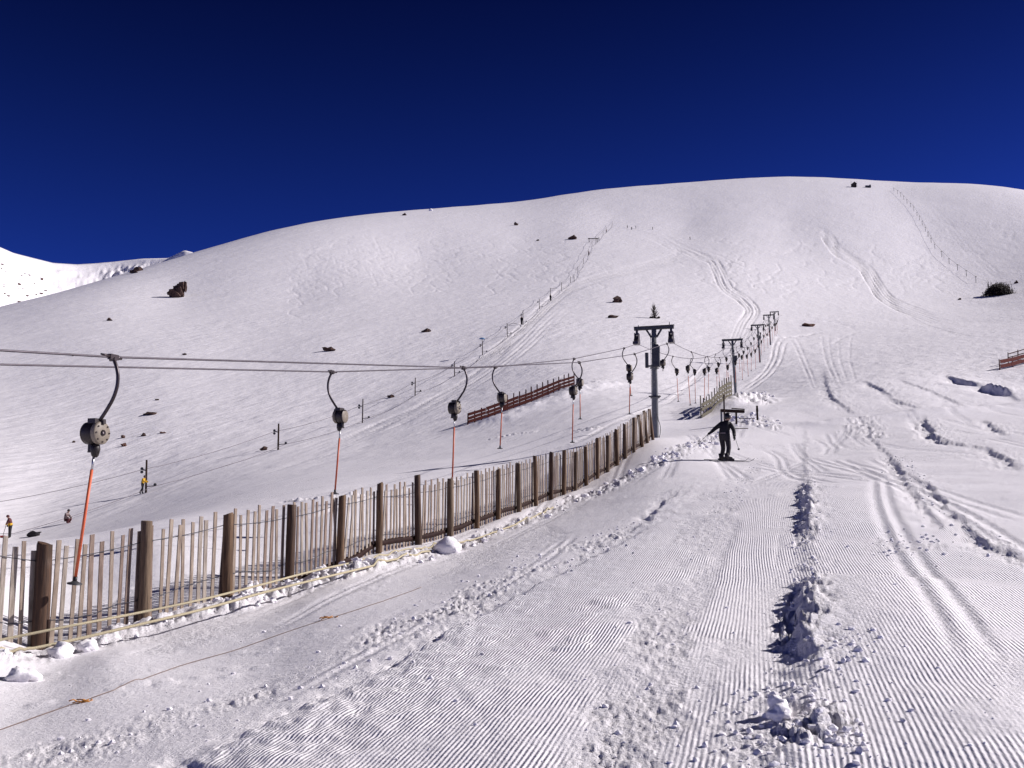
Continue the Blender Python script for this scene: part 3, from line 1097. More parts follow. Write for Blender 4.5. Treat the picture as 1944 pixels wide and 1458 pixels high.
slat_meshes = []
for k in range(8):
    b = MB()
    hgt = 1.30 + .0 * k
    w = random.uniform(.058, .072)
    pts = []
    bow = random.uniform(-.012, .012)
    vs = []
    for j, z in enumerate((-.12, .35, .8, hgt)):
        dx = bow * math.sin(j / 3 * math.pi)
        ww = w * random.uniform(.95, 1.05) / 2
        for sx, sy in ((-1, -1), (1, -1), (1, 1), (-1, 1)):
            vs.append((sx * ww + dx, sy * .010, z + (random.uniform(-.008, .008) if j == 3 else 0)))
    fs = [[3, 2, 1, 0], [12, 13, 14, 15]]
    for j in range(3):
        for q in range(4):
            q2 = (q + 1) % 4
            fs.append([j * 4 + q, j * 4 + q2, (j + 1) * 4 + q2, (j + 1) * 4 + q])
    b.add(vs, fs)
    slat_meshes.append(b.data('slat', (M_slat, M_slat2, M_slat3, M_slat)[k % 4]))

line = [Vector(((2 * FENCE[0][0] - FENCE[1][0]), (2 * FENCE[0][1] - FENCE[1][1]), 0))]
line[0].z = gz(line[0].x, line[0].y)
line += [p for p, h in posts]
line_h = [1.4] + [h for p, h in posts]
wire_hi, wire_lo = [], []
for i in range(len(line) - 1):
    a, b = line[i], line[i + 1]
    d = (b - a)
    d.z = 0
    L = d.length
    d.normalize()
    nrm = Vector((-d.y, d.x, 0))             # away from the piste
    ang = math.atan2(d.y, d.x)
    n = max(7, int(round(L / .152)))
    zs = gz(a.x, a.y), gz(b.x, b.y)
    for k in range(n):
        t = (k + .5 + random.uniform(-.12, .12)) / n
        p = a.lerp(b, t) + nrm * random.uniform(.095, .115)
        z = zs[0] * (1 - t) + zs[1] * t
        tall = 1.0 if k % 2 else .93
        s = random.uniform(.97, 1.02) * tall * 1.10
        tilt = random.gauss(0, .014)
        if i == 5 and k in (0, 2, 3):
            tilt = random.choice((-.11, .10, .13))
        rx = random.gauss(0, .012)
        if i == 5 and k == 1:
            s = .42
        o = link('slat', slat_meshes[random.randrange(8)], fence, Vector((p.x, p.y, z)) - FB)
        o.rotation_euler = (rx, tilt + .0, ang)
        o.scale = (random.uniform(.85, 1.1), 1, s)
    for t in (0, .25, .5, .75):
        z = zs[0] * (1 - t) + zs[1] * t
        p = a.lerp(b, t)
        off = nrm * .085
        sag = -.03 * math.sin(t * math.pi)
        wire_hi.append(Vector((p.x, p.y, z + 1.18 + sag)) + off - FB)
        wire_lo.append(Vector((p.x, p.y, z + .34 + sag + .04 * math.sin(i * 2.1 + t * 6))) + off - FB)
MB().tube(wire_hi, .0065, 5).build('wire', M_wire, fence)
MB().tube(wire_lo, .006, 5).build('wire', M_wire, fence)

# dark pipe lying along the foot of the fence
pp = []
for i in range(3, len(posts)):
    for t in (0, .5):
        if i == len(posts) - 1 and t:
            continue
        a = posts[i][0]
        b = posts[min(i + 1, len(posts) - 1)][0]
        p = a.lerp(b, t)
        d = (posts[min(i + 1, len(posts) - 1)][0] - posts[i - 1][0]).normalized()
        off = Vector((-d.y, d.x, 0)) * (.15 if t == 0 else .12)
        x, y = p.x + off.x, p.y + off.y
        pp.append(Vector((x, y, gz(x, y) + (.17 if i > 4 else .02) + .03 * math.sin(i * 1.7))))
o = MB().tube(pp, .07, 10).build('ground_pipe', M_pipe)
tag(o, 'long dark pipe lying on the snow along the foot of the slat fence', 'pipe')

# two ropes strung in front of the fence
ROPES = [
    ([(-60, 1228, 12.6), (0, 1215, 12.9), (130, 1189, 13.4), (260, 1164, 14.2), (380, 1139, 15.0), (500, 1109, 16.2), (600, 1083, 17.8), (720, 1058, 20.0), (830, 1037, 22.2)],
     'upper of two pale yellow ropes stretched in front of the slat fence', .018),
    ([(-60, 1260, 12.0), (0, 1244, 12.3), (130, 1217, 12.9), (250, 1189, 13.5), (380, 1158, 14.4), (500, 1125, 15.6), (600, 1100, 16.9), (720, 1071, 19.0), (860, 1036, 22.4), (960, 1003, 25.0), (1050, 966, 29)],
     'lower pale yellow rope running along the broken snow bank past the fence', .020),
]
for pts, lab, rad in ROPES:
    P = [at(u, v, Y) for u, v, Y in pts]
    P = smooth_path([tuple(p) for p in P], 160)
    Q = []
    for k, p in enumerate(P):
        z = gz(p[0], p[1]) + rad + .01
        Q.append((p[0], p[1], max(p[2], z)))
    o = MB().tube(Q, rad, 8).build('rope', M_rope)
    tag(o, lab, 'rope', 'yellow ropes by the fence')

# short stake holding the ropes
p = on(88, 1250)
st = MB()
st.tube([(0, 0, -.2), (0, 0, .42)], [.022, .02], 8)
st.box((.01, -.02, .02), (.09, .05, .05))
o = st.build('stake', M_brown, None, p)
tag(o, 'short dark stake under the ropes in front of the stoutest fence post', 'stake')

# thin cord lying on the piste, with orange frayed knots
cp = [(-40, 1400), (0, 1386), (90, 1356), (130, 1343), (160, 1334), (250, 1300), (340, 1265), (450, 1232), (560, 1195), (625, 1174), (700, 1150), (800, 1115)]
cu = smooth_path(cp, 140)
g = ground(cu[:, 0], cu[:, 1])
zz = H(g[:, 0], g[:, 1])
o = MB().tube([(g[i, 0], g[i, 1], zz[i] + .008) for i in range(len(g))], .0038, 6).build('cord', M_cord)
tag(o, 'thin brown cord trailing over the smooth snow below the ropes', 'cord')
for k, (u, v, lab) in enumerate(((152, 1337, 'frayed orange knot on the thin cord close to the bottom corner'), (624, 1174, 'small orange scrap where the thin cord meets the rippled snow'))):
    p = on(u, v)
    b = MB()
    for q in range(9):
        a = random.uniform(0, 6.28)
        c = Vector((random.uniform(-.09, .09), random.uniform(-.03, .06), 0))
        e = Vector((math.cos(a) * .06, math.sin(a) * .03, random.uniform(.0, .03)))
        b.tube([c - e * .8 + Vector((0, 0, .01)), c + Vector((0, 0, .02)), c + e + Vector((0, 0, .005))], .006, 5)
    tag(b.build('cord_knot', M_orange, None, p), lab, 'cord knot')

# ------------------------------------------------------------------ drag lift: cables, pylons, hangers
PYL = [(1245, 831, 55.3), (1397, 752, 108), (1443, 687, 164), (1463, 656, 199), (1472, 632, 245)]
PYL_P = []
for u, v, Y in PYL:
    p = at(u, v, Y)
    PYL_P.append(Vector((p.x, p.y, gz(p.x, p.y))))
PYL_H = [6.35, 6.2, 6.2, 5.9, 6.0]
tops = [at(1249, 622, 55.3), at(1396, 645, 108), at(1441, 617, 164), at(1460, 598, 199), at(1469, 592, 245)]
PYL_H = [t.z - p.z for t, p in zip(tops, PYL_P)]


def line_dir(i):
    a = PYL_P[max(i - 1, 0)]
    b = PYL_P[min(i + 1, len(PYL_P) - 1)]
    d = (b - a) if i else Vector((.335, 1, 0))
    d.z = 0
    return d.normalized()


def perp(d):
    return Vector((d.y, -d.x, 0))            # to the right of travel


HALF = .97
SHEAVE = .88                                 # cable below the cross-arm
near_A = [at(0, 665, 12.0), at(215, 678, 13.8), at(880, 698, 26), at(1100, 688, 36.8), at(1205, 672, 45.8)]
near_B = [at(0, 692, 14.2), at(630, 706, 23.2), at(940, 697, 33.6), at(1090, 681, 42.9), at(1185, 661, 51.0)]
near_A.insert(0, near_A[0] + (near_A[0] - near_A[1]) * 5)
near_B.insert(0, near_B[0] + (near_B[0] - near_B[1]) * 1.2)
node_A, node_B = [], []
for i, p in enumerate(PYL_P):
    s = perp(line_dir(i))
    c = Vector((p.x, p.y, p.z + PYL_H[i] - SHEAVE))
    node_A.append(c + s * HALF)
    node_B.append(c - s * HALF)


def cable_path(near, nodes, sags=(1.0, .9, .5, .6)):
    P = list(near)
    P.append(nodes[0])
    for i in range(len(nodes) - 1):
        a, b = nodes[i], nodes[i + 1]
        for k in range(1, 13):
            t = k / 12
            q = a.lerp(b, t)
            q.z -= 4 * sags[i] * t * (1 - t)
            P.append(q)
    e = nodes[-1] + (nodes[-1] - nodes[-2]) * 1.2 + Vector((0, 0, -1))
    P.append(e)
    return P


PA, PB = cable_path(near_A, node_A), cable_path(near_B, node_B)


def densify(P, k0):
    a = smooth_path([tuple(p) for p in P[:k0]], 90)
    return [Vector(q) for q in a[:-1]] + P[k0 - 1:]


PA2, PB2 = PA, PB
for P, lab in ((PA2, 'haul cable nearer the piste, thickest where it leaves the frame high'), (PB2, 'haul cable farther from the piste, the thinner lower one at the frame edge')):
    o = MB().tube(P, [.016 if p.y < 60 else .022 for p in P], 6).build('haul_cable', M_cable)
    tag(o, lab, 'cable', 'haul cables of the drag lift')


def hanger(bar_len, lean, full=True, detail_=True):
    """spring-box hanger; local +x points outward from the line, local y along the cable"""
    r = bpy.data.objects.new('tow_hanger', None)
    COL.objects.link(r)
    r.empty_display_size = .2
    n = 12 if detail_ else 8
    b = MB()
    b.box((0, 0, 0), (.06, .16, .075))
    b.tube([(0, -.24, .012), (0, -.06, .0)], [.012, .03], 8)
    b.tube([(0, .06, 0), (0, .16, .0)], [.03, .022], 8)
    b.tube([(-.05, 0, -.03), (.05, 0, -.03)], .03, 8)
    b.build('clamp', M_bow, r)
    pts = smooth_path([(0, 0, -.02), (.055, 0, -.12), (.095, 0, -.26), (.09, 0, -.42), (.035, 0, -.58), (-.06, 0, -.73), (-.15, 0, -.85), (-.19, 0, -.90)], 22)
    MB().tube(pts, [.025] * 22, n).build('bow', M_bow, r)
    # drum of the spring box
    c = Vector((-.25, 0, -1.06))
    d = MB()
    nn = 22 if detail_ else 12
    d.lathe([(.15, -.12), (.158, -.10), (.16, .02), (.145, .03), (.145, .05), (.16, .06)], c, (1, 0, 0), nn)
    d.box(c + Vector((.02, 0, .165)), (.13, .21, .07))
    d.box(c + Vector((.08, .0, .15)), (.16, .05, .05))
    box = d.build('spring_box', M_drum, r)
    MB().lathe([(.162, .062), (.162, .115), (.15, .13), (.05, .137), (.0, .137)], c, (1, 0, 0), nn).build('cover', M_cover, box)
    MB().lathe([(.0, -.137), (.05, -.137), (.15, -.13), (.157, -.122)], c, (1, 0, 0), nn).build('cover', M_cover, box)
    if detail_:
        bt = MB()
        for q in range(8):
            an = q * math.pi / 4
            bt.lathe([(.012, 0), (.012, .012)], c + Vector((.132, math.cos(an) * .125, math.sin(an) * .125)), (1, 0, 0), 6)
        bt.lathe([(.045, .0), (.04, .018), (.0, .02)], c + Vector((.135, 0, 0)), (1, 0, 0), 10)
        bt.build('bolts', M_bow, box)['kind'] = 'stuff'
    g_ = MB()
    g_.box(c + Vector((-.06, .0, -.20)), (.05, .06, .12))
    g_.lathe([(.025, .0), (.06, -.03), (.067, -.09), (.05, -.17), (.028, -.20)], c + Vector((.02, 0, -.14)), (0, 0, 1), n)
    g_.tube([c + Vector((-.11, 0, -.26)), c + Vector((.09, 0, -.26))], .010, 6)
    g_.build('cable_guide', M_black, r)
    t0 = c + Vector((0, 0, -.33))
    dirv = Vector((lean, 0, -1)).normalized()
    if full:
        MB().tube([t0, t0 + dirv * .20], .017, n).build('rod', M_alu, r)
        t1 = t0 + dirv * .18
        t2 = t0 + dirv * (bar_len)
        pole = MB().tube([t1, t2], [.021, .021], n).build('tow_bar', M_bar, r)
        MB().tube([t2 - dirv * .03, t2 + dirv * .06], [.026, .026], n).build('end_sleeve', M_black, pole)
        MB().lathe([(.03, .03), (.06, .012), (.10, 0), (.10, -.014), (.05, -.02)], t2 + dirv * .06, (-lean, 0, 1), 18 if detail_ else 10).build('seat_disc', M_steel_d, r)
    else:
        MB().tube([t0, t0 + dirv * .12], .02, n).build('rod', M_black, r)
    return r


ORD = ['first', 'second', 'third', 'fourth', 'fifth', 'sixth', 'seventh', 'eighth', 'ninth', 'tenth', 'eleventh', 'twelfth', 'thirteenth', 'fourteenth', 'fifteenth', 'sixteenth', 'seventeenth', 'eighteenth', 'nineteenth', 'twentieth']
GROUP_H = 'tow hangers on the drag lift'


def put_hanger(r, p, d, flip, label):
    r.location = p
    a = math.atan2(d.y, d.x)
    r.rotation_euler = (0, 0, a + (math.pi / 2 if flip else -math.pi / 2))
    tag(r, label, 'tow hanger', GROUP_H)


def bar_to(p, v_bottom, Y):
    """tow bar length from where it ends in the photograph"""
    top = p.z - 1.07 - .33
    b = at(972, v_bottom, Y).z
    return max(.6, top - b - .06)


dA = Vector((.33, .944, 0))
specs = [
    ('A', 2, 1112, 13.8, -.125, 'largest tow hanger, its orange bar hanging in front of the fence'),
    ('B', 2, 938, 23.2, .07, 'tow hanger whose orange bar ends behind the fence, bowed away from the pylon'),
    ('A', 3, 919, 26.0, -.03, 'tow hanger whose orange bar drops straight behind the top of a fence post'),
    ('B', 3, 852, 33.6, .05, 'tow hanger hanging in front of the near end of the dark red board fence'),
    ('A', 4, 840, 36.8, -.03, 'tow hanger with its disc just over the fence, before the red fence end'),
    ('B', 4, 796, 42.9, 0, 'tow hanger whose bow overlaps that of the nearer hanger by the red fence'),
    ('A', 5, 786, 45.8, -.03, 'longer tow hanger of the close pair just short of the large pylon'),
    ('B', 5, 752, 51.0, -.06, 'shorter tow hanger of the close pair just short of the large pylon'),
]
for side_, k, vb, Y, lean, lab in specs:
    p = (near_A if side_ == 'A' else near_B)[k]
    r = hanger(bar_to(p, vb, Y), lean)
    put_hanger(r, p, dA, side_ == 'B', lab)
# hanger with its bar drawn in, beside the mast
p54 = near_A[5].lerp(node_A[0], .86)
put_hanger(hanger(.6, 0, full=False), p54, dA, False, 'tow hanger with its bar drawn right in, hanging beside the large pylon mast')

# hangers beyond the first pylon: one built of each length, then copied with all their parts
proto = [hanger(2.0, .05, True, False), hanger(1.75, -.03, True, False), hanger(2.15, .0, True, False)]
for pr in proto:
    KIDS[pr.name] = list(pr.children)
    for ch in pr.children:
        KIDS[ch.name] = [x for x in bpy.data.objects if x.parent == ch]


def along(P, s):
    for a, b in zip(P[:-1], P[1:]):
        L = (b - a).length
        if s <= L:
            return a.lerp(b, s / L), (b - a).normalized()
        s -= L
    return P[-1], (P[-1] - P[-2]).normalized()


used = set()
for nm, P, flip, ph0, side_ in (('A', PA[6:], False, 9.0, 'nearer the piste'), ('B', PB[6:], True, 14.3, 'farther from the piste')):
    s = ph0
    k = 0
    while True:
        p, d = along(P, s)
        if p.y > 238:
            break
        j = (k + (1 if flip else 0)) % 3
        pr = proto[j]
        if j not in used:
            used.add(j)
            r = pr
        else:
            r = copy_tree(pr)
        w = ORD[k] if k < 20 else 'last'
        put_hanger(r, p, d, flip, '%s small tow hanger past the large pylon on the cable %s' % (w, side_))
        s += 9.8 + random.uniform(-.8, .8)
        k += 1


def pylon(i, label):
    p, h = PYL_P[i], PYL_H[i]
    d = line_dir(i)
    s = perp(d)
    r = empty('lift_pylon', p, label, 'lift pylon', 'drag lift pylons', math.atan2(s.y, s.x))
    # local x across the line, local y along it
    big = i == 0
    lean = [0, -.035, -.035, -.03, -.02][i]
    b = MB()
    k = 18 if big else 12
    pts = [(0, 0, -.5), (0, 0, 0), (lean * h * .5, 0, h * .5), (lean * h, 0, h - .12)]
    b.tube(pts, [.185, .18, .165, .14] if big else [.17, .16, .14, .12], k)
    for z in ((.36 * h, .63 * h) if big else (.6 * h,)):
        b.lathe([(.20, -.03), (.26, -.03), (.26, .03), (.20, .03)], (lean * z, 0, z), (0, 0, 1), k)
    b.build('mast', M_steel, r)
    ox = lean * h
    a = MB()
    a.box((ox, 0, h + .0), (2.25, .16, .13))
    a.box((ox, .0, h + .092), (2.3, .22, .02))
    a.box((ox, 0, h - .1), (2.25, .2, .02))
    for sx in (-1, 1):
        a.bar((ox + sx * .15, 0, h - .55), (ox + sx * .42, 0, h - .11), .1, .1, (sx, 0, .3))
    a.tube([(ox + .88, 0, h + .08), (ox + .88, 0, h + .28)], .025, 6)
    a.tube([(ox - .88, 0, h + .08), (ox - .88, 0, h + .2)], .025, 6)
    a.build('cross_arm', M_steel_d, r)
    for sx in (-1, 1):
        x = ox + sx * (HALF if not lean else HALF)
        m = MB()
        m.box((x, 0, h - .22), (.12, .14, .24))
        m.box((x - .10, 0, h - .53), (.05, .40, .5))
        m.box((x + .10, 0, h - .53), (.05, .40, .5))
        m.box((x, 0, h - .34), (.26, .24, .1))
        sh = m.build('sheave_bracket', M_bow, r)
        for yy, zz_ in ((-.22, -.74), (.22, -.74), (-.05, -.56)):
            MB().lathe([(.05, -.11), (.17, -.11), (.17, -.07), (.13, -.04), (.13, .04), (.17, .07), (.17, .11), (.05, .11)], (x, yy, h + zz_), (1, 0, 0), 14).build('sheave', M_drum, sh)
        MB().box((x + sx * .02, -.12, h - .86), (.30, .55, .16)).build('cable_catcher', M_bow, sh)
    if big or i < 3:
        l = MB()
        for sx in (-1, 1):
            l.tube([(sx * .15 + .02, -.30, .9), (sx * .15 + lean * h, -.27, h - .35)], .016, 6)
        nr = 16 if big else 10
        for q in range(nr):
            z = 1.0 + (h - 1.6) * q / (nr - 1)
            l.tube([(-.15 + lean * z, -.29, z), (.15 + lean * z, -.29, z)], .012, 5)
        for z in (1.4, h * .5, h - .9):
            l.bar((lean * z, -.15, z), (lean * z, -.3, z), .04, .03)
        l.build('ladder', M_steel, r)
    if big:
        bx = MB()
        bx.box((.16, -.34, h - 1.62), (.40, .26, 1.0))
        bx.box((.16, -.34, h - 1.08), (.34, .22, .12), taper=.7)
        bx.box((.16, -.36, h - 2.2), (.44, .3, .18))
        bx.build('control_cabinet', M_steel_d, r)
        cb = MB()
        cb.box((-.42, -.05, h - 1.85), (.16, .2, .85))
        cb.box((-.28, -.05, h - 2.18), (.3, .16, .08))
        cb.build('side_box', M_steel_d, r)
        rg = MB()
        rg.lathe([(.24, -.02), (.33, -.02), (.33, .02), (.24, .02)], (0, 0, 2.3), (0, 0, 1), 18)
        rg.bar((-.3, -.3, 2.3), (.36, -.3, 2.3), .05, .05)
        rg.build('platform_ring', M_steel_d, r)
        ca = MB()
        ca.tube(smooth_path([(.14, -.2, 1.3), (.2, -.22, 1.0), (.3, -.2, .6), (.27, -.15, .2), (.2, -.12, -.05)], 14), .018, 6)
        ca.build('power_cable', M_black, r)
    elif i < 3:
        MB().box((.12, -.26, h - 2.1), (.3, .2, .6)).build('control_cabinet', M_steel_d, r)
    return r


pylon(0, 'tall grey tubular lift pylon with ladder at the end of the slat fence')
pylon(1, 'second lift pylon, standing behind the green board fence')
pylon(2, 'third lift pylon up the line, clear of the board fences')
pylon(3, 'fourth lift pylon, overlapping the smallest one')
pylon(4, 'farthest and smallest lift pylon, half hidden by the rise')

# ------------------------------------------------------------------ board fences


def board_fence(name, A, B, label, npost, rows, mt, post_h, post_mt, board_w, panel, stick=None, group=None, zdrop=0, rail_up=None):
    """posts and boards between two ground points; every post and board its own part"""
    r = empty(name, A, label, 'fence', group)
    A, B = Vector(A), Vector(B)
    d = B - A
    L = Vector((d.x, d.y, 0)).length
    pm = {}
    def zat(t):
        q = A.lerp(B, t)
        return gz(q.x, q.y) - zdrop
    for k in range(npost):
        t = k / (npost - 1)
        q = A.lerp(B, t)
        q.z = zat(t)
        hh = post_h * random.uniform(.94, 1.05) + (stick(t) if stick else 0)
        b = MB().box((0, 0, hh / 2 - .2), (.10, .10, hh + .4), taper=.9, jit=.008)
        o = b.build('post', post_mt, r, q - A)
        o.rotation_euler = (random.gauss(0, .02), random.gauss(0, .02), math.atan2(d.y, d.x))
    nrm = Vector((d.y, -d.x, 0)).normalized() * .075
    npan = max(1, int(round(L / panel)))
    for j in range(npan):
        for zi in rows:
            t0, t1 = j / npan + .002, (j + 1) / npan - .002
            a, b_ = A.lerp(B, t0), A.lerp(B, t1)
            a.z, b_.z = zat(t0) + zi + random.uniform(-.03, .03), zat(t1) + zi + random.uniform(-.03, .03)
            MB().bar(a + nrm - A, b_ + nrm - A, board_w * random.uniform(.9, 1.08), .035).build('board', mt, r)
    return r


a, b = at(888, 806, 97), at(1090, 733, 115)
board_fence('board_fence', (a.x, a.y, gz(a.x, a.y)), (b.x, b.y, gz(b.x, b.y)), 'long dark red board fence with thin stakes, below the tow hangers', 19, (.26, .62, 1.0), M_red, 1.2, M_red, .29, 3.0, stick=lambda t: .0 if t < .3 else .42)
# green fence with upright pickets
a, b = at(1331, 795, 72), at(1389, 761, 84)
A, B = Vector((a.x, a.y, gz(a.x, a.y) - .1)), Vector((b.x, b.y, gz(b.x, b.y) - .1))
gf = empty('picket_fence', A, 'weathered green plank fence with pickets, below the second pylon', 'fence')
d = B - A
nrm = Vector((d.y, -d.x, 0)).normalized()
ang = math.atan2(d.y, d.x)
for k in range(13):
    t = k / 12
    q = A.lerp(B, t)
    hi = 1.75 if t > .5 else 1.45
    if k == 0:
        hi = 1.7
    q.z = gz(q.x, q.y) - .1
    o = MB().box((0, 0, hi / 2 - .1), (.16, .05, hi + .3), jit=.01).build('picket', M_brown if k % 2 else M_green, gf, q - A)
    o.rotation_euler = (0, random.gauss(0, .03), ang)
for (t0, t1, zs_) in ((0, .26, (.25, .72, 1.05)), (.26, .52, (.22, .62, .95)), (.52, .78, (.2, .52, .84, 1.16)), (.78, 1.0, (.2, .54, .88, 1.22))):
    for z in zs_:
        p0, p1 = A.lerp(B, t0 + .004), A.lerp(B, t1 - .004)
        p0.z, p1.z = gz(p0.x, p0.y) - .1 + z, gz(p1.x, p1.y) - .1 + z
        MB().bar(p0 + nrm * .06 - A, p1 + nrm * .06 - A, .24, .035).build('board', M_green, gf)
# red board fences by the right-hand edge
a, b = at(1898, 700, 112), at(2010, 676, 128)
board_fence('board_fence', (a.x, a.y, gz(a.x, a.y)), (b.x, b.y, gz(b.x, b.y)), 'low fence of two wide bright red boards at the edge of the snow', 6, (.42, .95), M_red2, 1.25, M_red2, .42, 4.0)
a, b = at(1914, 689, 118), at(2010, 655, 140)
board_fence('rail_fence', (a.x, a.y, gz(a.x, a.y)), (b.x, b.y, gz(b.x, b.y)), 'dark rail fence standing just behind the bright red boards', 7, (.95, 1.4), M_red, 1.6, M_red, .12, 4.0)

# timber barrier, marker posts near the skier
p = on(1392, 806)
p = Vector((p.x, p.y, p.z))
tb = empty('timber_barrier', p, 'low dark timber beam on two legs behind the skier', 'barrier')
S = p.y / F
MB().bar((-.75, 0, .86), (.70, .02, .80), .17, .3).build('beam', M_brown, tb)
MB().bar((-.1, -.15, .98), (.70, -.1, .93), .05, .12).build('beam', M_brown, tb)
for x in (-.72, .20):
    MB().box((x, 0, .3), (.10, .10, 1.0)).build('leg', M_steel if x < 0 else M_brown, tb)
p = on(1438, 800)
b = MB().box((0, 0, .35), (.11, .11, 1.1), jit=.006, taper=.95)
b.box((0, 0, .62), (.12, .12, .2))
tag(b.build('marker_post', M_brown, None, p), 'short square brown post in lumpy snow by the piste', 'post')
p = on(1376, 812)
b = MB().tube([(0, 0, -.2), (-.01, 0, 1.2), (0, .01, 2.0)], [.055, .05, .045], 10)
tag(b.build('marker_pole', M_brown, None, p), 'slim dark pole rising behind the head of the black clad skier', 'pole')
for k, (u, v, L, lab) in enumerate(((1418, 803, 1.0, 'thin dark stick lying level on lumpy snow beside the timber barrier'), (1405, 820, .9, 'thin pale stick lying on the snow near the waist of the skier'))):
    p = on(u, v)
    tag(MB().tube([(-L / 2, 0, .18), (L / 2, 0, .2)], .022, 6).build('stick', M_brown, None, p), lab, 'stick')

# ------------------------------------------------------------------ people


def skin_body(name, joints, edges, mats, pick, parent, loc=(0, 0, 0), sub=2):
    """one continuous figure grown round a posed skeleton"""
    names = list(joints)
    me = bpy.data.meshes.new(name)
    me.from_pydata([joints[k][0] for k in names], [(names.index(a), names.index(b)) for a, b in edges], [])
    o = bpy.data.objects.new(name, me)
    COL.objects.link(o)
    sk = o.modifiers.new('skin', 'SKIN')
    sk.use_smooth_shade = True
    for i, k in enumerate(names):
        r = joints[k][1]
        me.skin_vertices[0].data[i].radius = r if hasattr(r, '__len__') else (r, r)
        me.skin_vertices[0].data[i].use_root = (k == 'pelvis' or k == 'palm')
    ss = o.modifiers.new('smooth', 'SUBSURF')
    ss.levels = ss.render_levels = sub
    dg = bpy.context.evaluated_depsgraph_get()
    m2 = bpy.data.meshes.new_from_object(o.evaluated_get(dg))
    bpy.data.objects.remove(o)
    m2.name = name
    m2.materials.clear()
    for mt in mats:
        m2.materials.append(mt)
    for pg in m2.polygons:
        pg.use_smooth = True
        pg.material_index = pick(pg.center)
    return link(name, m2, parent, loc)


BODY_E = [('pelvis', 'waist'), ('waist', 'chest'), ('chest', 'neck'), ('neck', 'chin'), ('chin', 'head'), ('head', 'crown'),
          ('chest', 'sh_l'), ('sh_l', 'el_l'), ('el_l', 'wr_l'), ('wr_l', 'ha_l'), ('chest', 'sh_r'), ('sh_r', 'el_r'), ('el_r', 'wr_r'), ('wr_r', 'ha_r'),
          ('pelvis', 'hip_l'), ('hip_l', 'kn_l'), ('kn_l', 'an_l'), ('an_l', 'to_l'), ('pelvis', 'hip_r'), ('hip_r', 'kn_r'), ('kn_r', 'an_r'), ('an_r', 'to_r')]
RADII = dict(pelvis=(.17, .15), waist=(.165, .145), chest=(.195, .155), neck=.066, chin=.075, head=.10, crown=.07, sh_l=.098, el_l=.078, wr_l=.064, ha_l=.056, sh_r=.098, el_r=.078, wr_r=.064, ha_r=.056,
             hip_l=.122, kn_l=.09, an_l=.078, to_l=.065, hip_r=.122, kn_r=.09, an_r=.078, to_r=.065)


def J(**k):
    return {n: (Vector(k[n]), RADII[n]) for n in RADII}


def glove(parent, c, d, up, mt, s=1.0):
    """gloved hand: palm, four unequal bent fingers, thumb off the side"""
    d, up = Vector(d).normalized(), Vector(up).normalized()
    sd = d.cross(up).normalized()
    c = Vector(c)
    b = MB()
    b.tube([c - d * .03, c + d * .02, c + d * .075], [.032 * s, .042 * s, .038 * s], 8)
    for k, (o, L) in enumerate(((-.03, .062), (-.01, .074), (.011, .068), (.031, .052))):
        p0 = c + d * .065 * s + sd * o * s
        p1 = p0 + d * L * .5 * s
        p2 = p1 + (d * .6 - up * .8).normalized() * L * .5 * s
        b.tube([p0 - d * .01, p1, p2], [.0125 * s, .0115 * s, .009 * s], 6)
    p0 = c + d * .015 * s - sd * .035 * s
    b.tube([p0, p0 + (d * .5 - sd * .8).normalized() * .035 * s, p0 + (d * .9 - sd * .55 - up * .3).normalized() * .07 * s], [.016 * s, .0135 * s, .010 * s], 6)
    return b.build('glove', mt, parent)


# the skier in black, sliding across the piste
p = on(1378, 876)
sk_root = empty('person', p, 'skier all in black with helmet, standing sideways on skis with arms out', 'person')
jt = J(pelvis=(-.03, .0, .95), waist=(-.02, -.01, 1.10), chest=(.03, -.02, 1.30), neck=(.07, -.03, 1.45), chin=(.095, -.045, 1.53), head=(.11, -.05, 1.60), crown=(.11, -.045, 1.68),
       sh_l=(-.13, .02, 1.37), el_l=(-.33, .04, 1.22), wr_l=(-.50, .0, 1.075), ha_l=(-.55, -.01, 1.04),
       sh_r=(.19, -.06, 1.36), el_r=(.30, -.09, 1.13), wr_r=(.295, -.17, .93), ha_r=(.29, -.19, .89),
       hip_l=(-.13, .05, .88), kn_l=(-.06, .07, .50), an_l=(-.12, .14, .16), to_l=(.08, .14, .09),
       hip_r=(.07, -.05, .88), kn_r=(.10, -.10, .50), an_r=(.03, -.14, .14), to_r=(.23, -.15, .08))


def pick_skier(c):
    if c.z > 1.50 and abs(c.x - .1) < .2:
        return 2
    return 0 if c.z > .93 else 1


skin_body('body', jt, BODY_E, [M_blackcloth, M_navy, M_skin], pick_skier, sk_root)
hm = MB()
hm.lathe([(.001, .145), (.06, .135), (.105, .09), (.128, .03), (.130, -.02), (.122, -.07), (.11, -.09)], (.10, -.045, 1.635), (-.12, .05, 1), 18)
hl = hm.build('helmet', M_helmet, sk_root)
gb = MB()
gb.tube([(.135, -.165, 1.61), (.185, -.15, 1.605), (.225, -.09, 1.60), (.225, -.03, 1.60)], [.03, .037, .037, .028], 8)
gb.build('goggles', M_goggle, sk_root)
fb = MB()
fb.tube([(.16, -.11, 1.565), (.195, -.105, 1.555)], [.028, .012], 8)
fb.tube([(.13, -.13, 1.52), (.185, -.11, 1.515), (.19, -.05, 1.52)], [.012, .013, .012], 6)
fb.build('face', M_skin, sk_root)
bl = MB()
bl.lathe([(.178, -.012), (.186, -.010), (.186, .010), (.178, .012)], (-.02, -.005, 1.02), (.05, 0, 1), 18)
o = bl.build('waist_band', M_stripe, sk_root)
o.scale = (1, .92, 1)
glove(sk_root, (-.555, -.01, 1.035), (-.8, -.1, -.55), (-.4, 0, .8), M_blackcloth, 1.15)
glove(sk_root, (.29, -.19, .885), (0, -.25, -1), (.9, -.2, 0), M_blackcloth, 1.15)
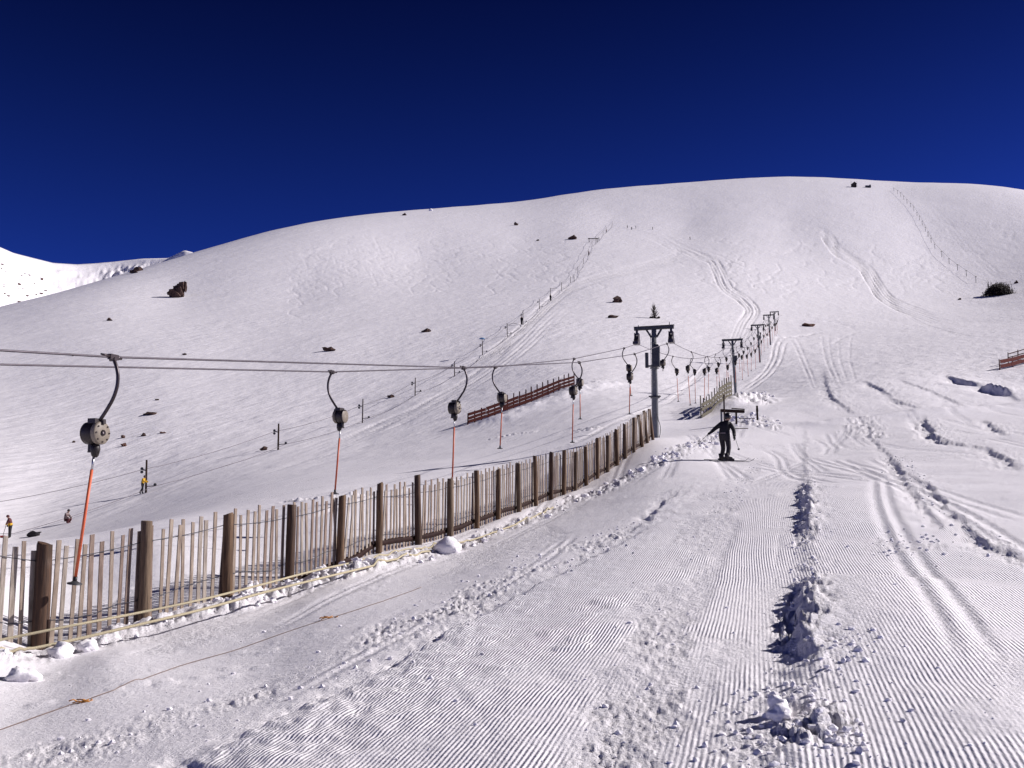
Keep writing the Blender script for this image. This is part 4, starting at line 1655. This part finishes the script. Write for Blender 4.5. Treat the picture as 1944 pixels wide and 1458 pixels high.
for (ax, ay, tx) in ((-.12, .14, .1), (.03, -.14, .24)):
    b = MB()
    b.tube([(ax - .03, ay, .30), (ax - .015, ay, .18), (ax, ay, .06)], [.085, .085, .08], 10)
    b.bar((ax - .09, ay, .055), (ax + .24, ay, .05), .10, .105)
    b.build('boot', M_black, sk_root)


def ski_mesh():
    b = MB()
    n = 16
    vs = []
    for k in range(n):
        t = k / (n - 1)
        x = -.68 + 1.62 * t
        w = .05 - .012 * math.sin(t * math.pi) + .006 * t
        if t > .93:
            w *= (1 - t) / .07 * .8 + .2
        z = .006 + (.11 * ((t - .87) / .13) ** 2 if t > .87 else 0)
        vs += [(x, -w, z), (x, w, z), (x, w, z + .014), (x, -w, z + .014)]
    fs = [[3, 2, 1, 0], [(n - 1) * 4 + q for q in range(4)]]
    for k in range(n - 1):
        for q in range(4):
            q2 = (q + 1) % 4
            fs.append([k * 4 + q, k * 4 + q2, (k + 1) * 4 + q2, (k + 1) * 4 + q])
    b.add(vs, fs)
    return b


for (x, y, lab) in ((-.08, .14, 'ski on the far foot of the black clad skier, mostly hidden'), (.06, -.14, 'near ski under the black clad skier, its tip pointing across the piste')):
    q = p + Vector((x, y, 0))
    q.z = max(gz(q.x, q.y), gz(q.x - .5, q.y), gz(q.x + .7, q.y)) - .0
    s = ski_mesh().build('ski', M_ski, None, q)
    zl, zr = gz(q.x - .5, q.y), gz(q.x + .7, q.y)
    s.rotation_euler = (0, -math.atan2(zr - zl, 1.2) * .8, R(-2))
    q.z = (zl + zr) / 2 + .012
    s.location = q
    b = MB()
    b.box((0, 0, .03), (.30, .06, .03))
    b.box((.17, 0, .045), (.06, .07, .04))
    b.box((-.15, 0, .045), (.06, .07, .05))
    b.build('binding', M_steel_d, s)
    tag(s, lab, 'ski')
for (h0, h1, lab) in (((.29, -.21, .93), (.56, .30, .42), 'thin ski pole trailing from the lowered glove of the black clad skier'),
                      ((-.56, -.02, 1.07), (-.95, .35, .62), 'thin ski pole held out behind by the stretched arm of the black clad skier')):
    b = MB()
    b.tube([p + Vector(h0), p + Vector(h1)], [.008, .006], 6)
    e = (Vector(h1) - Vector(h0)).normalized()
    b.lathe([(.01, 0), (.045, .004), (.045, .01), (.01, .014)], p + Vector(h1) - e * .07, e, 10)
    b.tube([p + Vector(h0) - e * .09, p + Vector(h0) + e * .04], .015, 6)
    c = p + Vector(h0)
    b.v = [(q[0] - c.x, q[1] - c.y, q[2] - c.z) for q in b.v]
    tag(b.build('ski_pole', M_steel_d, None, c), lab, 'ski pole')


def simple_person(loc, label, pose, mats, pick, rz=0, s=1.0, hat=None, hatc=None, sub=1, extra=None):
    r = empty('person', loc, label, 'person', None, rz)
    r.scale = (s, s, s)
    skin_body('body', pose, BODY_E, mats, pick, r, sub=sub)
    if hat is not None:
        hc = pose['head'][0]
        MB().lathe([(.001, .13), (.06, .12), (.105, .07), (.118, .0), (.112, -.035)], hc + Vector((0, 0, .02)), (0, 0, 1), 12).build('hat', hat, r)
    return r


STAND = dict(pelvis=(0, 0, .95), waist=(0, 0, 1.08), chest=(.01, 0, 1.3), neck=(.02, 0, 1.46), chin=(.03, 0, 1.53), head=(.035, 0, 1.6), crown=(.03, 0, 1.68),
             sh_l=(0, .19, 1.38), el_l=(.02, .25, 1.12), wr_l=(.12, .2, .92), ha_l=(.16, .18, .87), sh_r=(0, -.19, 1.38), el_r=(.02, -.25, 1.12), wr_r=(.12, -.2, .92), ha_r=(.16, -.18, .87),
             hip_l=(0, .1, .9), kn_l=(.05, .11, .5), an_l=(0, .11, .1), to_l=(.16, .12, .06), hip_r=(0, -.1, .9), kn_r=(.05, -.11, .5), an_r=(0, -.11, .1), to_r=(.16, -.12, .06))


def pose(**k):
    q = dict(STAND)
    q.update(k)
    return J(**q)


# helper in yellow, leaning at the tow post
q = on(270, 937)
pz = pose(pelvis=(0, 0, .93), waist=(.03, 0, 1.07), chest=(.10, 0, 1.28), neck=(.14, 0, 1.43), chin=(.17, 0, 1.5), head=(.18, 0, 1.57), crown=(.18, 0, 1.65),
          sh_l=(.09, .19, 1.36), el_l=(.26, .22, 1.16), wr_l=(.46, .12, 1.10), ha_l=(.51, .1, 1.1), sh_r=(.09, -.19, 1.36), el_r=(.25, -.24, 1.15), wr_r=(.46, -.14, 1.08), ha_r=(.51, -.12, 1.08),
          kn_l=(-.08, .11, .5), an_l=(-.34, .11, .12), to_l=(-.2, .12, .05), kn_r=(.10, -.11, .5), an_r=(.06, -.11, .1), to_r=(.22, -.12, .06))
simple_person(q, 'person in yellow and black jacket leaning on the nearest tow post', pz, [M_yellow, M_blackcloth, M_skin],
              lambda c: 2 if (c.z > 1.44 and abs(c.x - .17) < .14) else (0 if (c.z > 1.0 and (c.x > .02 or abs(c.y) > .17)) else 1), R(-12), .95, M_black)
# person with the shovel
q = on(18, 1022)
pz = pose(pelvis=(.05, 0, .92), waist=(.02, 0, 1.06), chest=(-.04, 0, 1.28), neck=(-.12, 0, 1.42), chin=(-.16, 0, 1.47), head=(-.20, 0, 1.53), crown=(-.23, 0, 1.6),
          sh_l=(-.06, .19, 1.34), el_l=(-.12, .22, 1.08), wr_l=(-.22, .10, .86), ha_l=(-.25, .07, .82), sh_r=(-.06, -.19, 1.34), el_r=(-.14, -.24, 1.10), wr_r=(-.24, -.12, .98), ha_r=(-.26, -.09, .95),
          to_l=(-.16, .12, .06), to_r=(-.16, -.12, .06), kn_l=(-.02, .11, .5), kn_r=(.02, -.11, .5))
sp = simple_person(q, 'person bending over a red shovel, maroon hat and yellow hem', pz, [M_maroon, M_blackcloth, M_skin, M_yellow],
                   lambda c: 2 if (c.z > 1.44 and c.x < -.1) else (3 if .92 < c.z < 1.1 and abs(c.y) < .2 else (0 if c.z >= 1.0 else 1)), R(8), 1.0, M_maroon)
sv = MB()
sv.tube([(0, 0, 0), (-.18, -.02, -.78)], .018, 6)
o = sv.build('shovel', M_brown, None, q + Vector((-.27, -.06, .95)))
tag(o, 'shovel with red blade held by the bending person', 'shovel')
bb = MB()
vs = []
for k in range(5):
    for j in range(4):
        x = -.17 + .34 * k / 4
        y_ = -.76 - .34 * j / 3
        vs.append((x - .2 + .0 * j, -.03 - .5 * abs(x) * .3, y_))
bb.add(vs, [[k * 4 + j, (k + 1) * 4 + j, (k + 1) * 4 + j + 1, k * 4 + j + 1] for k in range(4) for j in range(3)])
bb.box((-.2, .0, -.93), (.36, .03, .34))
bb.build('blade', M_shovel, o)
# crouching person in stripes
q = on(124, 994)
pz = pose(pelvis=(0, 0, .30), waist=(.03, 0, .44), chest=(.10, 0, .66), neck=(.16, 0, .82), chin=(.20, 0, .89), head=(.22, 0, .96), crown=(.22, 0, 1.04),
          sh_l=(.08, .19, .74), el_l=(.22, .26, .55), wr_l=(.36, .2, .42), ha_l=(.4, .18, .38), sh_r=(.08, -.19, .74), el_r=(.22, -.26, .55), wr_r=(.36, -.2, .42), ha_r=(.4, -.18, .38),
          hip_l=(.05, .12, .28), kn_l=(.40, .16, .36), an_l=(.18, .15, .10), to_l=(.36, .16, .06), hip_r=(.05, -.12, .28), kn_r=(.40, -.16, .36), an_r=(.18, -.15, .10), to_r=(.36, -.16, .06))
simple_person(q, 'person crouching on the snow in a dark and pale striped pullover', pz, [M_striped, M_maroon, M_skin],
              lambda c: 2 if (c.z > .85 and c.x > .1) else (0 if c.z > .40 and c.x < .5 else 1), R(-5), 1.0, M_black)
# dark bag by the fence
q = on(62, 1019)
b = MB().lump((0, 0, .16), (.45, .28, .22), 5, 2, .3)
b.tube([(.2, 0, .2), (.5, 0, .3), (.62, .02, .34)], [.12, .06, .02], 8)
tag(b.build('bag', M_blackcloth, None, q), 'dark bag dropped on the snow near the person with the shovel', 'bag')
# distant skiers
far_people = [
    (990, 617, 'small dark skier riding up the tow just above the pale lamp post', M_blackcloth), (1045, 571, 'small dark skier riding up the tow at the elbow of the line', M_blackcloth),
    (1118, 484, 'tiny reddish skier on the upper tow line below the timber gate', M_maroon), (1137, 457, 'tiny dark skier beside the timber gate on the upper tow', M_blackcloth),
    (1151, 441, 'tiny reddish skier near the very top of the tow line', M_maroon), (1191, 433, 'tiny dark skier, first of the row on the hill shoulder', M_blackcloth),
    (1199, 436, 'tiny dark skier, second of the row on the hill shoulder', M_navy), (1207, 434, 'tiny dark skier, third of the row on the hill shoulder', M_blackcloth),
    (1310, 455, 'tiny lone skier right of the trail fork on the hill', M_blackcloth), (1239, 436, 'tiny dark skier at the start of the packed trail', M_navy),
]
for u, v, lab, mt in far_people:
    q = on(u, v)
    simple_person(q, lab, pose(), [mt, M_blackcloth, M_skin], lambda c: 2 if c.z > 1.45 and abs(c.y) < .15 else (0 if c.z > .95 else 1), random.uniform(-1, 1), 1.1, M_black, sub=0)

# ------------------------------------------------------------------ tow line on the left: posts and rope
TOW = [(277, 935, 873), (528, 855, 805), (688, 802, 756), (788, 750, 715), (863, 712, 686), (916, 672, 645), (963, 637, 612), (993, 617, 590), (1024, 588, 568), (1045, 569, 546), (1066, 552, 536), (1083, 538, 526),
       (1090, 536, 521), (1097, 518, 507), (1108, 501, 488), (1117, 486, 472), (1124, 468, 456), (1131, 463, 448), (1145, 446, 437), (1151, 441, 430), (1162, 428, 419)]
tow_pts_hi, tow_pts_lo = [], []
TOW_LAB = {0: 'nearest dark tow post, with the yellow jacket leaning on it', 1: 'thick dark tow post between the yellow jacket and the hanger with the short bow', 2: 'plain tow post just up from the second hanger bar',
           3: 'tow post with a small bracket just above the half-buried stone', 4: 'tow post crossed by the haul cables', 5: 'tow post carrying a small blue hood', 6: 'tow post with a side arm pointing uphill'}
for k, (u, v, vt) in enumerate(TOW):
    q = on(u, v)
    h = min(4.2, max(2.4, (v - vt) * q.y / F))
    rr0 = .10 if k < 2 else .075 if k < 6 else .08
    lab = TOW_LAB.get(k, '%s tow post counted uphill from the yellow jacket' % ORD[k] if k < 20 else 'uppermost tow post below the hill shoulder')
    r = empty('tow_post', q, lab, 'post', 'posts of the small tow')
    lean = random.uniform(-.05, .03)
    MB().tube([(0, 0, -.4), (0, 0, 0), (-.06 if k == 0 else lean, 0, h)], [rr0, rr0, rr0 * .85], 8).build('pole', M_brown, r)
    if k < 9:
        b = MB()
        b.bar((-.1, 0, h * .68), (-.42, 0, h * .70), .09, .08)
        b.lathe([(.05, -.05), (.13, -.05), (.09, 0), (.13, .05), (.05, .05)], (-.44, 0, h * .70 + .1), (0, 1, 0), 10)
        b.lathe([(.05, -.05), (.13, -.05), (.09, 0), (.13, .05), (.05, .05)], (-.44, 0, h * .70 - .2), (0, 1, 0), 10)
        b.build('bracket', M_steel_d, r)
        b = MB()
        b.bar((.05, 0, .55), (.75, 0, .62), .07, .06)
        b.lathe([(.05, -.05), (.13, -.05), (.09, 0), (.13, .05), (.05, .05)], (.78, 0, .72), (0, 1, 0), 10)
        b.build('guide_arm', M_steel_d, r)
    if k == 5:
        MB().lathe([(.55, -.1), (.5, .02), (.3, .12), (.0, .16)], (-.1, 0, h + .5), (0, 0, 1), 12).build('hood', M_blue, r)
        MB().tube([(-.06, 0, h - .05), (-.1, 0, h + .5)], .04, 6).build('stem', M_brown, r)
    if k in (6, 9):
        MB().bar((0, 0, h * .93), (2.0, .4, h * 1.02), .07, .05).build('side_arm', M_brown, r)
    tow_pts_hi.append(q + Vector((-.44, 0, h * .70)))
    tow_pts_lo.append(q + Vector((.78, 0, .6)))
first = at(-60, 962, 76)
lowf = at(-40, 1030, 72)
tow_pts_hi.insert(0, first)
tow_pts_lo.insert(0, lowf)
for P, lab in ((tow_pts_hi, 'upper strand of the small tow rope strung along the brackets of the tow posts'), (tow_pts_lo, 'lower strand of the small tow rope, close to the snow')):
    Q = []
    for a, b in zip(P[:-1], P[1:]):
        for j in range(6):
            t = j / 6
            c = a.lerp(b, t)
            c.z = max(c.z - .5 * 4 * t * (1 - t) * min(1, (b - a).length / 30), gz(c.x, c.y) + .05)
            Q.append(c)
    Q.append(P[-1])
    o = MB().tube(Q, [.018 + .00004 * c.y for c in Q], 5).build('tow_rope', M_cable)
    tag(o, lab, 'rope', 'strands of the small tow rope')
# timber gate on the upper tow
q = on(1126, 460)
gt = empty('timber_gate', q, 'small dark timber gate across the upper tow line', 'gate')
for x in (-2.2, 2.2):
    MB().box((x, 0, 1.0), (.3, .3, 2.6)).build('post', M_brown, gt)
MB().bar((-2.8, 0, 1.9), (2.8, 0, 1.9), .4, .3).build('beam', M_brown, gt)

# ------------------------------------------------------------------ second lift high on the hill
UP = [(1853, 538, 528), (1835, 526, 515), (1818, 514, 504), (1802, 502, 491), (1788, 489, 477), (1775, 473, 463), (1768, 462, 452), (1762, 450, 440), (1757, 440, 431), (1751, 428, 419), (1746, 418, 409), (1741, 410, 402),
      (1735, 401, 392), (1729, 393, 385), (1722, 386, 378), (1716, 379, 371), (1710, 373, 365), (1704, 368, 361), (1697, 363, 357)]
cab = []
for k, (u, v, vt) in enumerate(UP):
    q = on(u, v)
    h = min(6.0, max(3.0, (v - vt) * q.y / F))
    r = empty('upper_tow_post', q, '%s post, counted uphill, of the tow by the dark scrub clump' % ORD[k], 'post', 'posts of the upper tow')
    MB().tube([(0, 0, -.5), (random.uniform(-.1, .1), 0, h)], [.13, .11], 6).build('pole', M_steel_d, r)
    MB().bar((-.55, 0, h - .2), (.55, 0, h - .2), .16, .14).build('cross_arm', M_steel_d, r)
    cab.append(q + Vector((.5, 0, h - .3)))
o = MB().tube(cab, .05, 5).build('upper_tow_cable', M_cable)
tag(o, 'thin tow cable climbing past the dark scrub clump to the skyline', 'cable')

# huts on the skyline
q = on(1621, 355)
hut = empty('hut', q, 'small dark gabled hut just under the skyline', 'hut')
MB().box((0, 0, 1.2), (3.6, 3.2, 3.0)).build('wall', M_hut, hut)
b = MB()
b.add([(-2.2, -2, 2.6), (2.2, -2, 2.6), (2.2, 2, 2.6), (-2.2, 2, 2.6), (0, -2, 4.4), (0, 2, 4.4), (-2.2, -2, 2.75), (2.2, -2, 2.75)], [[0, 4, 5, 3], [1, 2, 5, 4], [0, 1, 4], [2, 3, 5], [3, 2, 1, 0]])
b.build('roof', M_hut, hut)
MB().box((.4, -1.62, .9), (.9, .06, 1.9)).build('door', M_brown, hut)
for x, hh in ((-2.4, 3.6), (2.6, 3.2)):
    MB().tube([(x, -.5, -.3), (x, -.5, hh + 2)], .08, 6).build('mast', M_hut, hut)
q = on(1648, 356)
hut = empty('machine_shelter', q, 'low snow-dusted shelter beside the dark skyline hut', 'shelter')
MB().box((0, 0, .7), (4.4, 2.4, 1.6)).build('wall', M_steel_d, hut)
MB().lump((-.6, 0, 1.6), (2.2, 1.4, .5), 3, 2, .2, smooth=True).build('snow_cap', M_clod, hut)
MB().box((1.6, -.3, 1.8), (.9, 1.4, 1.2)).build('cabin', M_steel_d, hut)

# ------------------------------------------------------------------ rocks
ROCKS = [
    (208, 610, 10, 5, 'small dark rock alone on the open slope below the big outcrop', 0), (622, 667, 22, 9, 'dark flat stone above the haul cables, below the mid slope', 0), (810, 631, 15, 6, 'dark block half buried on the open slope above the fourth hanger', 0),
    (980, 428, 7, 5, 'tiny rounded rock below the skyline in mid hill', 0), (1088, 455, 15, 7, 'dark rounded rock left of the upper timber gate', 0), (1172, 575, 17, 9, 'dark square rock on the hill to the left of the bare shrub', 0),
    (1162, 604, 18, 5, 'flat dark rock below the square one, left of the bare shrub', 0), (742, 754, 12, 6, 'half-buried stone beside the tow rope between two tow posts', 0), (500, 856, 14, 7, 'dark stone beside the thick dark tow post', 0),
    (285, 786, 19, 5, 'flattest stone of the scatter right of the largest hanger bow', 0), (272, 828, 10, 6, 'dark rounded stone right of the largest spring box', 0), (298, 758, 6, 3, 'tiny stone uppermost of the scatter by the largest hanger', 0),
    (233, 832, 8, 5, 'small stone nearest the largest spring box', 0), (235, 847, 10, 6, 'small pointed brown stone lowest of the scatter by the largest spring box', 1), (310, 822, 11, 3, 'flat brown stone at the far end of the scatter', 1),
    (350, 676, 9, 3, 'sliver of rock just above the haul cable', 0), (1534, 620, 21, 5, 'low reddish mound of rock right of the far pylons', 1), (768, 409, 7, 4, 'tiny dark rock just under the skyline', 0),
    (262, 516, 14, 8, 'dark jagged rock on the skyline shoulder below the far ridge', 0), (255, 519, 16, 6, 'long low rock beside the jagged one on the shoulder', 0), (1021, 458, 7, 3, 'tiny flat rock between two larger ones high on the hill', 0),
    (1929, 539, 7, 5, 'tiny dark rock just beyond the dark scrub clump', 0), (1822, 570, 6, 3, 'tiny rock left of the dark scrub clump', 0), (138, 679, 4, 3, 'faint speck of rock above the left end of the cable', 0), (140, 840, 6, 3, 'tiny rock beside the rim of the largest spring box', 0),
]
for k, (u, v, w, h, lab, red) in enumerate(ROCKS):
    q = on(u, v)
    s = q.y / F
    b = MB().lump((0, 0, h * s * .25), (w * s * .5, w * s * .4, h * s * .75), k + 20, 2, .6, 2.3, flat=-.3)
    b.lump((w * s * .28, 0, h * s * .1), (w * s * .22, w * s * .2, h * s * .5), k + 70, 1, .4)
    tag(b.build('rock', M_rock2 if red else M_rock, None, q), lab, 'rock', 'rocks showing through the snow')
# the big outcrop
q = on(333, 563)
s = q.y / F
b = MB()
for (x, z, w, h, sd) in ((0, 5, 24, 14, 1), (-4, 9, 18, 12, 2), (8, 13, 16, 20, 3), (13, 22, 12, 14, 4), (17, 20, 8, 18, 5), (3, 17, 14, 9, 6), (-8, 11, 8, 5, 7), (-3, 16, 6, 6, 8), (5, 23, 7, 7, 9), (-12, 6, 8, 4, 10), (10, 6, 12, 12, 11)):
    M = Matrix.Rotation(random.uniform(-.4, .4), 3, 'Z') @ Matrix.Rotation(random.uniform(-.25, .25), 3, 'Y')
    b.box((x * s, random.uniform(-2, 2) * s, z * s), (w * s * .8, w * s * .7, h * s), M, jit=.9 * s)
    b.lump((x * s, random.uniform(-2, 2) * s, z * s), (w * s * .5, w * s * .45, h * s * .55), sd, 2, .4, 2.4)
tag(b.build('rock_outcrop', M_rock, None, q), 'big jagged brown outcrop with stepped back, alone on the hill shoulder', 'rock outcrop')
# snow dome on the skyline
q = on(818, 400)
tag(MB().lump((0, 0, .2), (1.7, 1.3, 1.5), 4, 2, .15, smooth=True).build('snow_mound', M_clod, None, q), 'little white snow mound poking above the skyline', 'snow mound')

# ------------------------------------------------------------------ shrubs
q = on(1242, 604)
sh = empty('bare_shrub', q, 'bare leafless shrub above the large pylon', 'shrub')
b = MB()
b.tube([(0, 0, -.2), (-.1, 0, 1.6), (-.25, .05, 3.2), (-.22, 0, 4.3)], [.13, .10, .06, .02], 6)
b.tube([(.1, 0, -.2), (.3, 0, .9), (.5, 0, 2.2)], [.09, .07, .02], 6)
b.build('trunk', M_bush, sh)
tw = MB()
for k in range(130):
    a = random.uniform(0, 6.28)
    z0 = random.uniform(.0, 2.6)
    rr0 = random.uniform(.4, 1.4) * (1 - z0 / 5)
    c = Vector((.1 - z0 * .08, 0, z0))
    e = c + Vector((math.cos(a) * rr0, math.sin(a) * rr0, random.uniform(.4, 1.4)))
    m = c.lerp(e, .5) + Vector((random.uniform(-.1, .1), 0, -.1))
    tw.tube([c, m, e], [.05, .04, .02], 4, cap=False)
for k in range(36):
    tw.lump((random.uniform(-1.2, 1.3), random.uniform(-.5, .5), random.uniform(.0, .3)), (.25, .2, .16), k, 1, .4)
tw.build('twigs', M_bush, sh)['kind'] = 'stuff'

q = on(1896, 562)
S_ = q.y / F
cl = empty('scrub_clump', q, 'wide dark scrub clump standing alone high on the slope', 'shrub')
st = MB()
for k in range(26):
    x = random.uniform(-27, 26) * S_
    st.tube([(x, random.uniform(-2, 2), -.3), (x + random.uniform(-.4, .4), 0, random.uniform(14, 24) * S_), (x + random.uniform(-.8, .8), 0, random.uniform(20, 31) * S_)], [.12, .07, .03], 5)
st.build('stems', M_bush, cl)
lf = MB()
for k in range(8500):
    t = random.gauss(0, .42)
    if abs(t) > 1:
        continue
    env = (1 - abs(t) ** 2.4) * (.85 + .15 * math.sin(t * 17))
    z = random.random() ** .8 * 24 * S_ * env
    c = Vector((t * 29 * S_, random.gauss(0, 1.6), z))
    e1 = Vector((random.gauss(0, 1), random.gauss(0, 1), random.gauss(0, 1))).normalized() * random.uniform(.16, .42)
    e2 = e1.orthogonal().normalized() * random.uniform(.10, .26)
    lf.add([c - e1, c + e2, c + e1, c - e2], [[0, 1, 2, 3]])
lf.build('foliage', M_leaf, cl)['kind'] = 'stuff'

# ------------------------------------------------------------------ loose snow
cm = MB()


def scatter(P, hw, n, smin, smax):
    seg = np.hypot(*np.diff(P, axis=0).T)
    cum = np.concatenate([[0], np.cumsum(seg)])
    pts = []
    for k in range(n):
        s = random.uniform(0, cum[-1])
        i = min(int(np.searchsorted(cum, s)) - 1, len(P) - 2)
        i = max(i, 0)
        t = (s - cum[i]) / max(seg[i], 1e-6)
        d = (P[i + 1] - P[i]) / max(seg[i], 1e-6)
        o = random.gauss(0, hw * .75)
        x, y = P[i] + (P[i + 1] - P[i]) * t + np.array([d[1], -d[0]]) * o
        pts.append((x, y))
    pts = np.array(pts)
    z = H(pts[:, 0], pts[:, 1])
    for (x, y), zz_ in zip(pts, z):
        s = smin + (smax - smin) * random.random() ** 3
        cm.lump((x, y, zz_ + s * .35), (s * random.uniform(.8, 1.4), s * random.uniform(.8, 1.3), s * random.uniform(.6, 1.0)), random.randrange(1000), 1 if s < .05 else 2, .42, 1.9, smooth=False)


for i, (n, a, b) in {0: (420, .005, .026), 1: (160, .005, .020), 2: (200, .005, .022), 3: (420, .005, .026), 4: (200, .012, .075), 5: (150, .02, .12), 6: (40, .05, .2), 7: (24, .1, .35), 8: (110, .008, .03), 9: (60, .008, .03), 10: (60, .006, .03), 11: (50, .005, .025), 16: (70, .015, .08)}.items():
    scatter(STRIPS[i][0], STRIPS[i][1], n, a, b)
for k in range(230):
    u, v = random.uniform(100, 1900), random.uniform(960, 1450)
    q = on(u, v)
    if v < 1300 and u < 1000 and v < 1330 - u * .3:
        continue
    s = .005 + .020 * random.random() ** 5
    cm.lump(q + Vector((0, 0, s * .3)), (s * 1.2, s, s * .8), k, 1, .42, 1.9)
o = cm.build('snow_clods', M_clod)
o['kind'] = 'stuff'
o['label'] = 'broken clods of loose snow along the ploughed edges'
for (u, v, w, h, sd, lab) in ((850, 1050, .27, .20, 3, 'large rounded snow block beside the rope, below the fence'), (1478, 1362, .062, .075, 8, 'white snow ball perched left of the deep blue rut, close by'), (1480, 1376, .055, .05, 9, 'lower snow ball touching the perched one left of the rut'),
                              (112, 1262, .15, .13, 12, 'bulky snow lump under the ropes right of the short stake'), (165, 1245, .13, .10, 14, 'second bulky snow lump under the ropes, farther from the stake'), (40, 1296, .16, .10, 17, 'low snow lump in the frame corner under the ropes')):
    q = on(u, v)
    tag(MB().lump(q * 0 + Vector((0, 0, h * .35)), (w, w * .85, h), sd, 3, .20 if u == 850 else .34, 2.1, smooth=True).build('snow_lump', M_clod, None, q), lab, 'snow lump', 'snow lumps')
